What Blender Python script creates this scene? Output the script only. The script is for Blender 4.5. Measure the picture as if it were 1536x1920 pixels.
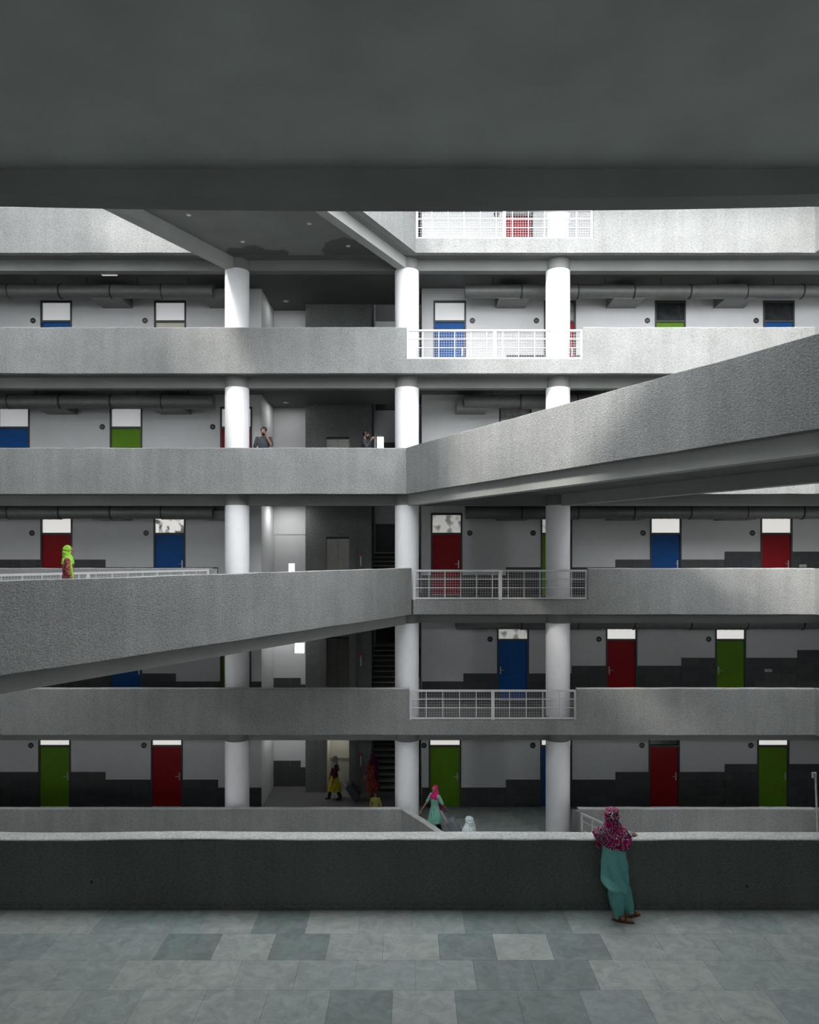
import bpy, bmesh, math, random
from mathutils import Vector, Matrix, noise

random.seed(7)
S = bpy.context.scene
for o in list(bpy.data.objects):
    bpy.data.objects.remove(o)
COL = S.collection

# ------------------------------------------------------------------ camera
FPX = 1400.0                 # focal length in pixels of the 1536 x 1920 frame
EYE = 8.52                   # eye height above the lowest gallery floor
cd = bpy.data.cameras.new('camera')
cam = bpy.data.objects.new('camera', cd)
COL.objects.link(cam)
cd.sensor_fit = 'HORIZONTAL'
cd.sensor_width = 36.0
cd.lens = FPX / 1536.0 * 36.0
cd.shift_y = (1042 - 960) / 1536.0
cd.clip_end = 400
cam.location = (0, 0, EYE)
cam.rotation_euler = (math.radians(90), 0, 0)
S.camera = cam

# ------------------------------------------------------------------ world, sun, exposure
w = bpy.data.worlds.new('sky')
S.world = w
w.use_nodes = True
wn = w.node_tree
bg = wn.nodes['Background']
bg.inputs['Color'].default_value = (0.945, 0.975, 1.0, 1)
bg.inputs['Strength'].default_value = 5.9

sd = bpy.data.lights.new('sun', 'SUN')
sd.energy = 4.5
sd.angle = math.radians(9)
sd.color = (1.0, 0.96, 0.90)
sun = bpy.data.objects.new('sun', sd)
COL.objects.link(sun)
sun_dir = Vector((0.82, 0.98, -1.0)).normalized()      # the way the light travels
sun.rotation_euler = sun_dir.to_track_quat('-Z', 'Y').to_euler()
sun.location = (-30, -20, 40)

S.view_settings.view_transform = 'Standard'
S.view_settings.look = 'None'
S.view_settings.gamma = 1.0
S.view_settings.use_curve_mapping = False
S.view_settings.exposure = 0.12

# ------------------------------------------------------------------ helpers
def tag(o, label=None, cat=None, group=None, kind=None):
    if label: o['label'] = label
    if cat: o['category'] = cat
    if group: o['group'] = group
    if kind: o['kind'] = kind
    return o

def empty(name, loc=(0, 0, 0), rz=0.0):
    o = bpy.data.objects.new(name, None)
    COL.objects.link(o)
    o.location = loc
    o.rotation_euler = (0, 0, rz)
    o.empty_display_size = 0.2
    return o

class MB:
    def __init__(s):
        s.v = []; s.f = []
    def box(s, x0, x1, y0, y1, z0, z1):
        n = len(s.v)
        s.v += [(x0, y0, z0), (x1, y0, z0), (x1, y1, z0), (x0, y1, z0), (x0, y0, z1), (x1, y0, z1), (x1, y1, z1), (x0, y1, z1)]
        s.f += [tuple(n + i for i in q) for q in ((0, 3, 2, 1), (4, 5, 6, 7), (0, 1, 5, 4), (1, 2, 6, 5), (2, 3, 7, 6), (3, 0, 4, 7))]
        return s
    def prism(s, poly, z0, z1):
        a = sum(poly[i][0] * poly[(i + 1) % len(poly)][1] - poly[(i + 1) % len(poly)][0] * poly[i][1] for i in range(len(poly)))
        if a < 0: poly = poly[::-1]
        n = len(s.v); k = len(poly)
        s.v += [(x, y, z0) for x, y in poly] + [(x, y, z1) for x, y in poly]
        s.f.append(tuple(n + i for i in range(k))[::-1])
        s.f.append(tuple(n + k + i for i in range(k)))
        for i in range(k):
            j = (i + 1) % k
            s.f.append((n + i, n + j, n + k + j, n + k + i))
        return s
    def loft(s, rings, cap=True):
        n = len(s.v); k = len(rings[0])
        for r in rings: s.v += [tuple(p) for p in r]
        for a in range(len(rings) - 1):
            for i in range(k):
                j = (i + 1) % k
                s.f.append((n + a * k + i, n + a * k + j, n + (a + 1) * k + j, n + (a + 1) * k + i))
        if cap:
            s.f.append(tuple(n + i for i in range(k))[::-1])
            m = n + (len(rings) - 1) * k
            s.f.append(tuple(m + i for i in range(k)))
        return s
    def tube(s, pts, r, seg=8, cap=True):
        pts = [Vector(p) for p in pts]
        rs = r if isinstance(r, (list, tuple)) else [r] * len(pts)
        rings = []
        up = None
        for i, p in enumerate(pts):
            d = (pts[min(i + 1, len(pts) - 1)] - pts[max(i - 1, 0)]).normalized()
            if up is None:
                up = Vector((0, 0, 1)) if abs(d.z) < 0.9 else Vector((1, 0, 0))
            a = d.cross(up).normalized(); b = a.cross(d).normalized(); up = b
            rings.append([p + (a * math.cos(t) + b * math.sin(t)) * rs[i] for t in [2 * math.pi * q / seg for q in range(seg)]])
        rings = [r_[::-1] for r_ in rings]
        return s.loft(rings, cap)
    def cyl(s, cx, cy, z0, z1, r, seg=32):
        return s.loft([[(cx + r * math.cos(2 * math.pi * i / seg), cy + r * math.sin(2 * math.pi * i / seg), z) for i in range(seg)] for z in (z0, z1)])
    def ball(s, c, r, seg=14, rg=9):
        c = Vector(c)
        r = Vector((r, r, r)) if not hasattr(r, '__len__') else Vector(r)
        rings = []
        for a in range(1, rg):
            t = math.pi * (a / rg) - math.pi / 2
            rings.append([(c.x + r.x * math.cos(t) * math.cos(2 * math.pi * i / seg), c.y + r.y * math.cos(t) * math.sin(2 * math.pi * i / seg), c.z + r.z * math.sin(t)) for i in range(seg)])
        return s.loft(rings)
    def cap(s, p0, r0, p1, r1, seg=12):
        s.ball(p0, r0, seg, 8); s.ball(p1, r1, seg, 8)
        return s.tube([p0, p1], [r0, r1], seg)
    def build(s, name, mat, parent=None, smooth=False):
        me = bpy.data.meshes.new(name)
        me.from_pydata(s.v, [], s.f)
        me.update()
        if smooth:
            for p in me.polygons: p.use_smooth = True
        o = bpy.data.objects.new(name, me)
        COL.objects.link(o)
        if mat: me.materials.append(mat)
        if parent: o.parent = parent
        return o

def smooth_by_angle(o, ang=40):
    me = o.data
    bm = bmesh.new(); bm.from_mesh(me)
    for f in bm.faces: f.smooth = True
    for e in bm.edges:
        if len(e.link_faces) == 2:
            e.smooth = e.calc_face_angle(0) < math.radians(ang)
    bm.to_mesh(me); bm.free()
    return o

def copy_tree(o, parent=None):
    c = o.copy(); COL.objects.link(c); c.parent = parent
    for ch in list(o.children): copy_tree(ch, c)
    return c

# ------------------------------------------------------------------ materials
def new_mat(name):
    m = bpy.data.materials.new(name); m.use_nodes = True
    return m, m.node_tree, m.node_tree.nodes['Principled BSDF']

def plain(name, col, rough=0.6, metal=0.0, spec=0.4, noise_amt=0.0, scale=6.0, bump=0.0, bscale=60.0):
    m, t, b = new_mat(name)
    b.inputs['Roughness'].default_value = rough
    b.inputs['Metallic'].default_value = metal
    b.inputs['Specular IOR Level'].default_value = spec
    b.inputs['Base Color'].default_value = (*col, 1)
    if noise_amt or bump:
        tc = t.nodes.new('ShaderNodeTexCoord')
        if noise_amt:
            n = t.nodes.new('ShaderNodeTexNoise'); n.inputs['Scale'].default_value = scale; n.inputs['Detail'].default_value = 6
            n.inputs['Roughness'].default_value = 0.65
            t.links.new(tc.outputs['Object'], n.inputs['Vector'])
            r = t.nodes.new('ShaderNodeValToRGB')
            r.color_ramp.elements[0].position = 0.3; r.color_ramp.elements[1].position = 0.7
            r.color_ramp.elements[0].color = (*[c * (1 - noise_amt) for c in col], 1)
            r.color_ramp.elements[1].color = (*[min(1, c * (1 + noise_amt)) for c in col], 1)
            t.links.new(n.outputs['Fac'], r.inputs['Fac']); t.links.new(r.outputs['Color'], b.inputs['Base Color'])
        if bump:
            n2 = t.nodes.new('ShaderNodeTexNoise'); n2.inputs['Scale'].default_value = bscale; n2.inputs['Detail'].default_value = 4
            t.links.new(tc.outputs['Object'], n2.inputs['Vector'])
            bp = t.nodes.new('ShaderNodeBump'); bp.inputs['Strength'].default_value = bump; bp.inputs['Distance'].default_value = 0.02
            t.links.new(n2.outputs['Fac'], bp.inputs['Height']); t.links.new(bp.outputs['Normal'], b.inputs['Normal'])
    return m

def plaster(name, col, bumpstr=0.9):
    """coarse trowelled cement plaster: speckle, slow mottling, streaks and relief"""
    m, t, b = new_mat(name)
    N = t.nodes.new; L = t.links.new
    b.inputs['Roughness'].default_value = 0.9
    b.inputs['Specular IOR Level'].default_value = 0.15
    tc = N('ShaderNodeTexCoord')
    mp = N('ShaderNodeMapping'); mp.inputs['Scale'].default_value = (1, 1, 1.7)
    L(tc.outputs['Object'], mp.inputs['Vector'])
    n1 = N('ShaderNodeTexNoise'); n1.inputs['Scale'].default_value = 0.9; n1.inputs['Detail'].default_value = 5
    n2 = N('ShaderNodeTexNoise'); n2.inputs['Scale'].default_value = 26; n2.inputs['Detail'].default_value = 5; n2.inputs['Roughness'].default_value = 0.7
    L(tc.outputs['Object'], n1.inputs['Vector']); L(mp.outputs['Vector'], n2.inputs['Vector'])
    mp3 = N('ShaderNodeMapping'); mp3.inputs['Scale'].default_value = (2.2, 2.2, 0.12)
    L(tc.outputs['Object'], mp3.inputs['Vector'])
    n3 = N('ShaderNodeTexNoise'); n3.inputs['Scale'].default_value = 1.6; n3.inputs['Detail'].default_value = 4
    L(mp3.outputs['Vector'], n3.inputs['Vector'])
    def ramp(src, lo, hi, p0=0.3, p1=0.7):
        r = N('ShaderNodeMapRange'); r.inputs['From Min'].default_value = p0; r.inputs['From Max'].default_value = p1
        r.inputs['To Min'].default_value = lo; r.inputs['To Max'].default_value = hi
        L(src, r.inputs['Value']); return r.outputs['Result']
    a = ramp(n1.outputs['Fac'], 0.90, 1.08); c = ramp(n2.outputs['Fac'], 0.62, 1.32); d = ramp(n3.outputs['Fac'], 0.92, 1.06)
    mu = N('ShaderNodeMath'); mu.operation = 'MULTIPLY'; L(a, mu.inputs[0]); L(c, mu.inputs[1])
    mu2 = N('ShaderNodeMath'); mu2.operation = 'MULTIPLY'; L(mu.outputs[0], mu2.inputs[0]); L(d, mu2.inputs[1])
    vm = N('ShaderNodeVectorMath'); vm.operation = 'SCALE'
    vm.inputs[0].default_value = col; L(mu2.outputs[0], vm.inputs['Scale'])
    L(vm.outputs['Vector'], b.inputs['Base Color'])
    n4 = N('ShaderNodeTexNoise'); n4.inputs['Scale'].default_value = 24; n4.inputs['Detail'].default_value = 8; n4.inputs['Roughness'].default_value = 0.6
    L(mp.outputs['Vector'], n4.inputs['Vector'])
    bp = N('ShaderNodeBump'); bp.inputs['Strength'].default_value = bumpstr; bp.inputs['Distance'].default_value = 0.03
    L(n4.outputs['Fac'], bp.inputs['Height']); L(bp.outputs['Normal'], b.inputs['Normal'])
    return m

def soffit_mat(name, col, stain=0.0):
    m, t, b = new_mat(name)
    N = t.nodes.new; L = t.links.new
    b.inputs['Roughness'].default_value = 0.75
    b.inputs['Specular IOR Level'].default_value = 0.2
    tc = N('ShaderNodeTexCoord')
    n1 = N('ShaderNodeTexNoise'); n1.inputs['Scale'].default_value = 0.8; n1.inputs['Detail'].default_value = 6
    L(tc.outputs['Object'], n1.inputs['Vector'])
    r = N('ShaderNodeValToRGB'); e = r.color_ramp.elements
    e[0].position = 0.3; e[0].color = (*[c * 0.9 for c in col], 1)
    e[1].position = 0.7; e[1].color = (*[c * 1.1 for c in col], 1)
    L(n1.outputs['Fac'], r.inputs['Fac'])
    out = r.outputs['Color']
    if stain:
        n2 = N('ShaderNodeTexNoise'); n2.inputs['Scale'].default_value = 1.6; n2.inputs['Detail'].default_value = 3
        L(tc.outputs['Object'], n2.inputs['Vector'])
        sub = N('ShaderNodeVectorMath'); sub.operation = 'SUBTRACT'; sub.inputs[1].default_value = (0.5, 0.5, 0.5); L(n2.outputs['Color'], sub.inputs[0])
        ad = N('ShaderNodeVectorMath'); ad.operation = 'ADD'; L(tc.outputs['Object'], ad.inputs[0]); L(sub.outputs[0], ad.inputs[1])
        ms = []
        for cx, cy, rx, ry in ((-1.75, 0.25, 0.75, 0.75), (-1.2, 0.1, 0.5, 0.5), (0.95, -0.3, 0.7, 0.8), (1.6, 0.0, 0.8, 0.6)):
            mp = N('ShaderNodeMapping'); mp.inputs['Location'].default_value = (-cx / rx, -cy / ry, 0); mp.inputs['Scale'].default_value = (1 / rx, 1 / ry, 0)
            L(ad.outputs[0], mp.inputs['Vector'])
            le = N('ShaderNodeVectorMath'); le.operation = 'LENGTH'; L(mp.outputs[0], le.inputs[0]); ms.append(le.outputs['Value'])
        cur = ms[0]
        for q in ms[1:]:
            mi = N('ShaderNodeMath'); mi.operation = 'MINIMUM'; L(cur, mi.inputs[0]); L(q, mi.inputs[1]); cur = mi.outputs[0]
        mr = N('ShaderNodeMapRange'); mr.inputs['From Min'].default_value = 1.08; mr.inputs['From Max'].default_value = 0.92
        mr.inputs['To Max'].default_value = stain
        L(cur, mr.inputs['Value'])
        mx = N('ShaderNodeMix'); mx.data_type = 'RGBA'; mx.inputs['B'].default_value = (*[c * 0.45 for c in col], 1)
        L(mr.outputs['Result'], mx.inputs['Factor']); L(out, mx.inputs['A']); out = mx.outputs['Result']
    L(out, b.inputs['Base Color'])
    n3 = N('ShaderNodeTexNoise'); n3.inputs['Scale'].default_value = 90
    L(tc.outputs['Object'], n3.inputs['Vector'])
    bp = N('ShaderNodeBump'); bp.inputs['Strength'].default_value = 0.12; bp.inputs['Distance'].default_value = 0.01
    L(n3.outputs['Fac'], bp.inputs['Height']); L(bp.outputs['Normal'], b.inputs['Normal'])
    return m

def slate(name, col):
    m, t, b = new_mat(name)
    N = t.nodes.new; L = t.links.new
    b.inputs['Roughness'].default_value = 0.55
    b.inputs['Specular IOR Level'].default_value = 0.35
    tc = N('ShaderNodeTexCoord'); oi = N('ShaderNodeObjectInfo')
    ad = N('ShaderNodeVectorMath'); ad.operation = 'ADD'
    L(tc.outputs['Object'], ad.inputs[0]); L(oi.outputs['Location'], ad.inputs[1])
    n = N('ShaderNodeTexNoise'); n.inputs['Scale'].default_value = 5; n.inputs['Detail'].default_value = 9; n.inputs['Roughness'].default_value = 0.68; n.inputs['Distortion'].default_value = 0.8
    L(ad.outputs[0], n.inputs['Vector'])
    r = N('ShaderNodeValToRGB'); e = r.color_ramp.elements
    e[0].position = 0.3; e[0].color = (*[c * 0.72 for c in col], 1)
    e[1].position = 0.72; e[1].color = (*[c * 1.22 for c in col], 1)
    L(n.outputs['Fac'], r.inputs['Fac']); L(r.outputs['Color'], b.inputs['Base Color'])
    bp = N('ShaderNodeBump'); bp.inputs['Strength'].default_value = 0.25; bp.inputs['Distance'].default_value = 0.01
    L(n.outputs['Fac'], bp.inputs['Height']); L(bp.outputs['Normal'], b.inputs['Normal'])
    return m

def glow(name, col, strength, noise_scale=0, lo=0.3):
    m, t, b = new_mat(name)
    b.inputs['Base Color'].default_value = (0.6, 0.6, 0.6, 1)
    b.inputs['Roughness'].default_value = 0.25
    b.inputs['Emission Color'].default_value = (*col, 1)
    b.inputs['Emission Strength'].default_value = strength
    if noise_scale:
        tc = t.nodes.new('ShaderNodeTexCoord')
        n = t.nodes.new('ShaderNodeTexNoise'); n.inputs['Scale'].default_value = noise_scale; n.inputs['Detail'].default_value = 5
        t.links.new(tc.outputs['Object'], n.inputs['Vector'])
        r = t.nodes.new('ShaderNodeValToRGB'); e = r.color_ramp.elements
        e[0].position = 0.42; e[0].color = (*[c * lo for c in col], 1); e[1].position = 0.5; e[1].color = (*col, 1)
        t.links.new(n.outputs['Fac'], r.inputs['Fac']); t.links.new(r.outputs['Color'], b.inputs['Emission Color'])
    return m

M = {}
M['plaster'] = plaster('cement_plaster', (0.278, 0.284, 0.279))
M['cap'] = plaster('skylit_cap', (0.50, 0.51, 0.50), 0.6)  # plaster with sky brightness put into its colour, for parapet tops
M['white'] = plain('white_paint', (0.66, 0.665, 0.67), 0.7, noise_amt=0.04, scale=1.5, bump=0.05, bscale=40)
M['colwhite'] = plain('column_white', (0.84, 0.84, 0.86), 0.6, noise_amt=0.03, scale=3)
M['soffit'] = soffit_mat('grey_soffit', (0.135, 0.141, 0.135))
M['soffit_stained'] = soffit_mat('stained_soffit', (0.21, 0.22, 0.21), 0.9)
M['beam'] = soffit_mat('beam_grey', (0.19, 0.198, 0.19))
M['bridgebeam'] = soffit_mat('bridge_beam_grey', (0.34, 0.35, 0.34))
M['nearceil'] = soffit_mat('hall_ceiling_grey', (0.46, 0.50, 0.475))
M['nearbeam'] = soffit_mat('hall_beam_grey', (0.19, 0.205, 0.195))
M['core'] = plaster('lift_core_cement', (0.17, 0.18, 0.175), 0.5)
M['hallwall'] = plaster('shaded_cement', (0.115, 0.128, 0.12), 0.5)  # cement darkened to carry the shade on the hall parapet face
M['tile'] = plain('charcoal_tile', (0.055, 0.058, 0.062), 0.45, noise_amt=0.2, scale=9)
M['tile_b'] = plain('charcoal_tile_b', (0.068, 0.07, 0.073), 0.45, noise_amt=0.2, scale=9)
M['joint'] = plain('tile_joint', (0.03, 0.03, 0.032), 0.9)
M['frame'] = plain('door_frame_dark', (0.06, 0.065, 0.062), 0.5)
M['blue'] = plain('door_blue', (0.008, 0.085, 0.30), 0.5, spec=0.2, noise_amt=0.08, scale=3)
M['green'] = plain('door_green', (0.115, 0.27, 0.01), 0.5, spec=0.2, noise_amt=0.08, scale=3)
M['red'] = plain('door_red', (0.30, 0.006, 0.012), 0.5, spec=0.2, noise_amt=0.08, scale=3)
M['cream'] = plain('door_cream', (0.62, 0.6, 0.5), 0.4)
M['steel'] = plain('steel', (0.55, 0.55, 0.53), 0.35, 0.9)
M['liftsteel'] = plain('lift_steel', (0.16, 0.155, 0.145), 0.35, 0.8, noise_amt=0.1, scale=4)
M['liftinside'] = plain('lift_car_panel', (0.55, 0.54, 0.5), 0.4, 0.3)
M['duct'] = plain('galvanised_duct', (0.17, 0.178, 0.172), 0.5, 0.4, noise_amt=0.12, scale=5)
M['ductband'] = plain('duct_band', (0.03, 0.03, 0.03), 0.6)
M['railwhite'] = plain('rail_white', (0.60, 0.60, 0.605), 0.45)
M['black'] = plain('sign_black', (0.012, 0.012, 0.014), 0.4)
M['signgrey'] = plain('sign_digit', (0.35, 0.35, 0.35), 0.5)
M['pane_pale'] = glow('pane_pale', (0.96, 0.98, 1.0), 0.26)  # faint glow put in for reflections of sky and lit rooms
M['pane_grey'] = plain('pane_grey', (0.30, 0.31, 0.30), 0.12, noise_amt=0.35, scale=5)
M['pane_dark'] = plain('pane_dark', (0.035, 0.04, 0.04), 0.08, noise_amt=0.4, scale=5)
M['pane_lit'] = glow('pane_lit', (1, 0.98, 0.93), 0.55)
M['pane_torn'] = glow('pane_torn', (1, 0.98, 0.92), 0.55, 4.5, 0.02)
M['pane_mixed'] = glow('pane_mixed', (1, 0.98, 0.92), 0.28, 3.0, 0.25)
M['step'] = plain('stair_stone', (0.34, 0.34, 0.32), 0.6, noise_amt=0.15, scale=8)
M['riser'] = plain('riser_dark', (0.03, 0.03, 0.03), 0.6)
M['redbutton'] = plain('button_red', (0.6, 0.02, 0.03), 0.4)
M['plate'] = plain('plate_grey', (0.5, 0.5, 0.49), 0.5)
M['socket'] = plain('socket_dark', (0.10, 0.105, 0.10), 0.6)
M['pole'] = plain('pole_pale', (0.55, 0.52, 0.46), 0.6, noise_amt=0.15, scale=20)
M['lamp'] = plain('lamp_white', (0.8, 0.8, 0.78), 0.3)
M['louvre'] = glow('louvre_glow', (1.0, 0.98, 0.92), 0.30)  # dim glow added so the unlit white louvres show
M['ground'] = plain('ground_cement', (0.38, 0.38, 0.37), 0.8)
SL = [slate('slate_%s' % n, c) for n, c in (('mid', (0.285, 0.325, 0.315)), ('dark', (0.195, 0.235, 0.23)), ('pale', (0.335, 0.37, 0.35)), ('blue', (0.26, 0.303, 0.30)), ('grey', (0.31, 0.34, 0.325)))]
M['grout'] = plain('grout', (0.12, 0.135, 0.13), 0.9)

# ------------------------------------------------------------------ layout numbers
H = 3.6
LV = {n: (n - 1) * H for n in range(1, 8)}
GAL = {1: 'lowest gallery', 2: 'second gallery up', 3: 'third gallery up', 4: 'fourth gallery up', 5: 'fifth gallery up', 6: 'top gallery'}
DP = FPX / 62.78            # parapet outer face, far side (22.30)
DW = FPX / 55.3             # gallery back wall (25.32)
DC = 23.0                   # column centres
DN = FPX / 134.8            # hall parapet inner face (10.39)
XL, XR = -15.0, 12.12
XW0, XW1 = -5.02, 0.42      # lobby opening in the back wall
PT = 0.20                   # parapet thickness
COLX = (-5.31, -0.08, 4.57)
SLOPE = 0.529               # plan slope of the footbridges
def wx(px): return (px - 768) / 55.3
def pxp(px): return (px - 768) / 62.78

# ------------------------------------------------------------------ far building: slabs, beams, parapets
g = MB().box(-60, 60, -40, 80, -3.9, -3.6).build('ground', M['ground'])
tag(g, 'grey cement ground at the foot of the open well', 'ground', kind='structure')

def parapet(x0, x1, n, label, z0=-0.43, z1=0.94):
    """front wall of a gallery, with the slightly uneven trowelled top edge"""
    z = LV[n]
    m = MB()
    k = max(2, int((x1 - x0) / 0.25))
    rings = []
    for i in range(k + 1):
        x = x0 + (x1 - x0) * i / k
        a = noise.noise((x * 1.3, n * 7.1, 0)) * 0.012
        b = noise.noise((x * 1.1, n * 3.7, 5)) * 0.012
        c = noise.noise((x * 2.0, n * 5.7, 9)) * 0.010
        rings.append([(x, DP, z + z0 + b), (x, DP + PT, z + z0 + b), (x, DP + PT, z + z1 + a), (x, DP + 0.02, z + z1 + a), (x, DP + c * 0.4, z + z1 - 0.02 + a + c)])
    m.loft([r[::-1] for r in rings])
    o = m.build('parapet_wall', M['plaster'])
    MB().loft([[(r[3][0], r[3][1], r[3][2] - 0.004), (r[2][0], r[2][1] + 0.003, r[2][2] - 0.004), (r[2][0], r[2][1] + 0.003, r[2][2] + 0.01), (r[3][0], r[3][1], r[3][2] + 0.008)][::-1] for r in rings]).build('skylit_top', M['cap'], o)  # thin lightened strip added for the sky-bright top edge
    tag(o, label, 'parapet', 'gallery parapets', 'structure')
    return o

RAIL = {2: (0.0, pxp(1082)), 3: (pxp(775), pxp(1103)), 5: (pxp(763), pxp(1094)), 6: (pxp(780), pxp(1113))}
OPEN_R = {1: (-0.25, 5.05), 4: (-0.10, 5.05)}
OPEN_L = {3: (-5.94, 0.06), 6: (-5.94, 0.19)}

for n in range(1, 7):
    z = LV[n]
    if n in OPEN_R:
        parapet(XL, OPEN_R[n][0], n, 'rough grey cement parapet of the %s, left of its footbridge' % GAL[n])
        parapet(OPEN_R[n][1], XR, n, 'rough grey cement parapet of the %s, right of its footbridge' % GAL[n])
    elif n in OPEN_L:
        parapet(XL, OPEN_L[n][0], n, 'rough grey cement parapet of the %s, left of its footbridge' % GAL[n])
        parapet(RAIL[n][1], XR, n, 'rough grey cement parapet of the %s, right of the white railing' % GAL[n])
    else:
        parapet(XL, RAIL[n][0], n, 'rough grey cement parapet of the %s, left of the white railing' % GAL[n])
        parapet(RAIL[n][1], XR, n, 'rough grey cement parapet of the %s, right of the white railing' % GAL[n])
    if n in RAIL:
        o = MB().box(RAIL[n][0], RAIL[n][1], DP, DP + PT, z - 0.43, z + 0.0).build('curb', M['plaster'])
        tag(o, 'low cement curb under the white railing of the %s' % GAL[n], 'curb', 'railing curbs', 'structure')
    # return of the parapet towards the viewer, at the east end of the well
    o = MB().box(XR, XR + PT, DP - 2.5, DP + PT, z - 0.43, z + 0.94).build('parapet_wall', M['plaster'])
    tag(o, 'short cement parapet return at the right end of the %s' % GAL[n], 'parapet', 'gallery parapet returns', 'structure')
    # gallery slab
    poly = [(XL, DP + PT), (XR + 3, DP + PT), (XR + 3, DW + 0.2), (XW1, DW + 0.2), (XW1, 26.95), (-1.37, 26.95), (-1.37, 26.9), (-3.75, 26.9), (-3.75, 27.6), (XW0, 27.6), (XW0, DW + 0.2), (XL, DW + 0.2)]
    m = MB()
    m.box(XL, XR + 3, DP + PT, DW + 0.2, z - 0.42, z)
    m.box(XW0, XW1, DW + 0.2, 26.95, z - 0.42, z)
    m.box(XW0, -3.75, 26.95, 27.8, z - 0.42, z)
    if n == 1: m.box(-3.75, XW1 + 0.2, 26.95, 30.4, z - 0.42, z)
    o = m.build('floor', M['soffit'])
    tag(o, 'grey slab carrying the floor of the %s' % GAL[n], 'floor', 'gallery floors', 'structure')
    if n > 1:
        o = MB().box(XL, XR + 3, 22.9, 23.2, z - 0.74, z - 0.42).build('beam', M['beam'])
        tag(o, 'long grey beam under the floor of the %s' % GAL[n], 'beam', 'gallery beams', 'structure')
# roof over the top gallery, unseen eave drawn out to shade upper levels
zr = LV[6] + 3.18
o = MB().box(XL, XR + 3, 19.9, 31, zr, zr + 0.3).build('roof', M['soffit'])
tag(o, 'flat roof slab over the top gallery, eave lengthened for shade', 'roof', kind='structure')

# ------------------------------------------------------------------ columns
def column(x, n):
    z = LV[n]
    root = empty('column', (x, DC, z))
    s = MB().cyl(0, 0, 0, 2.86, 0.37, 40).build('shaft', M['colwhite'], root); smooth_by_angle(s)
    c = MB().cyl(0, 0, 2.86, 3.18, 0.362, 40).build('capital', M['beam'], root); smooth_by_angle(c)
    c['label'] = 'grey painted capital of the column'
    where = {COLX[0]: 'left of the lift lobby', COLX[1]: 'right of the lift lobby', COLX[2]: 'rightmost of its row'}[x]
    tag(root, 'round white column on the %s, %s' % (GAL[n], where), 'column', 'round white columns', 'structure')
for n in range(1, 7):
    for x in COLX:
        if n == 6 and x != COLX[2]: continue
        column(x, n)

# ------------------------------------------------------------------ back walls with doors and stepped wainscot tiles
DOORS = {
    1: [(72, 133, 'green', 'lit'), (283, 343, 'red', 'lit'), (804, 865, 'green', 'lit'), (1013, 1073, 'blue', 'lit'), (1216, 1275, 'red', 'dark'), (1420, 1480, 'green', 'lit')],
    2: [(206, 267, 'blue', 'pale'), (413, 471, 'green', 'pale'), (932, 992, 'blue', 'mixed'), (1136, 1195, 'red', 'lit'), (1341, 1399, 'green', 'lit')],
    3: [(76, 136, 'red', 'lit'), (288, 348, 'blue', 'torn'), (808, 867, 'red', 'mixed'), (1014, 1073, 'green', 'mixed'), (1219, 1278, 'blue', 'lit'), (1426, 1486, 'red', 'lit')],
    4: [(-4, 56, 'blue', 'pale'), (206, 267, 'green', 'pale'), (413, 473, 'red', 'pale'), (936, 997, 'red', 'grey')],
    5: [(76, 135, 'blue', 'pale'), (289, 349, 'cream', 'pale'), (813, 874, 'blue', 'pale'), (1020, 1080, 'red', 'grey'), (1228, 1286, 'green', 'dark'), (1431, 1490, 'blue', 'dark')],
    6: [(943, 1000, 'red', 'grey')],
}
SIGNS = {1: [58, 270, 795, 999, 1204, 1408], 2: [919, 1123, 1329], 3: [60, 274, 881, 1000, 1206, 1411], 4: [192, 399], 5: [62, 272, 886, 1006, 1214, 1418], 6: [931]}
# wainscot: (from px, to px, height) on the left and the right wall
WA, WB, WC, WD_ = 0.66, 0.93, 1.19, 1.46
STEP = {
    'odd_l': [(-200, 198, WC), (198, 409, WB), (409, 491, WA)],
    'odd_r': [(791, 949, WA), (949, 1154, WB), (1154, 1359, WC), (1359, 1480, WD_), (1480, 1640, WD_)],
    'even_l': [(-200, 122, WC), (122, 330, WB), (330, 491, WA)],
    'even_r': [(791, 869, WA), (869, 1072, WB), (1072, 1278, WC), (1278, 1495, WD_), (1495, 1640, WD_ + 0.265)],
}
tile_me = {}
def tile_obj(w_, h_, mat, parent, x, y, z):
    key = (round(w_, 3), round(h_, 3), mat.name)
    if key not in tile_me:
        o = MB().box(0, w_, -0.016, 0, 0, h_).build('tile', mat, parent)
        tile_me[key] = o.data
    else:
        o = bpy.data.objects.new('tile', tile_me[key]); COL.objects.link(o); o.parent = parent
    o.location = (x, y, z)
    return o

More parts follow.
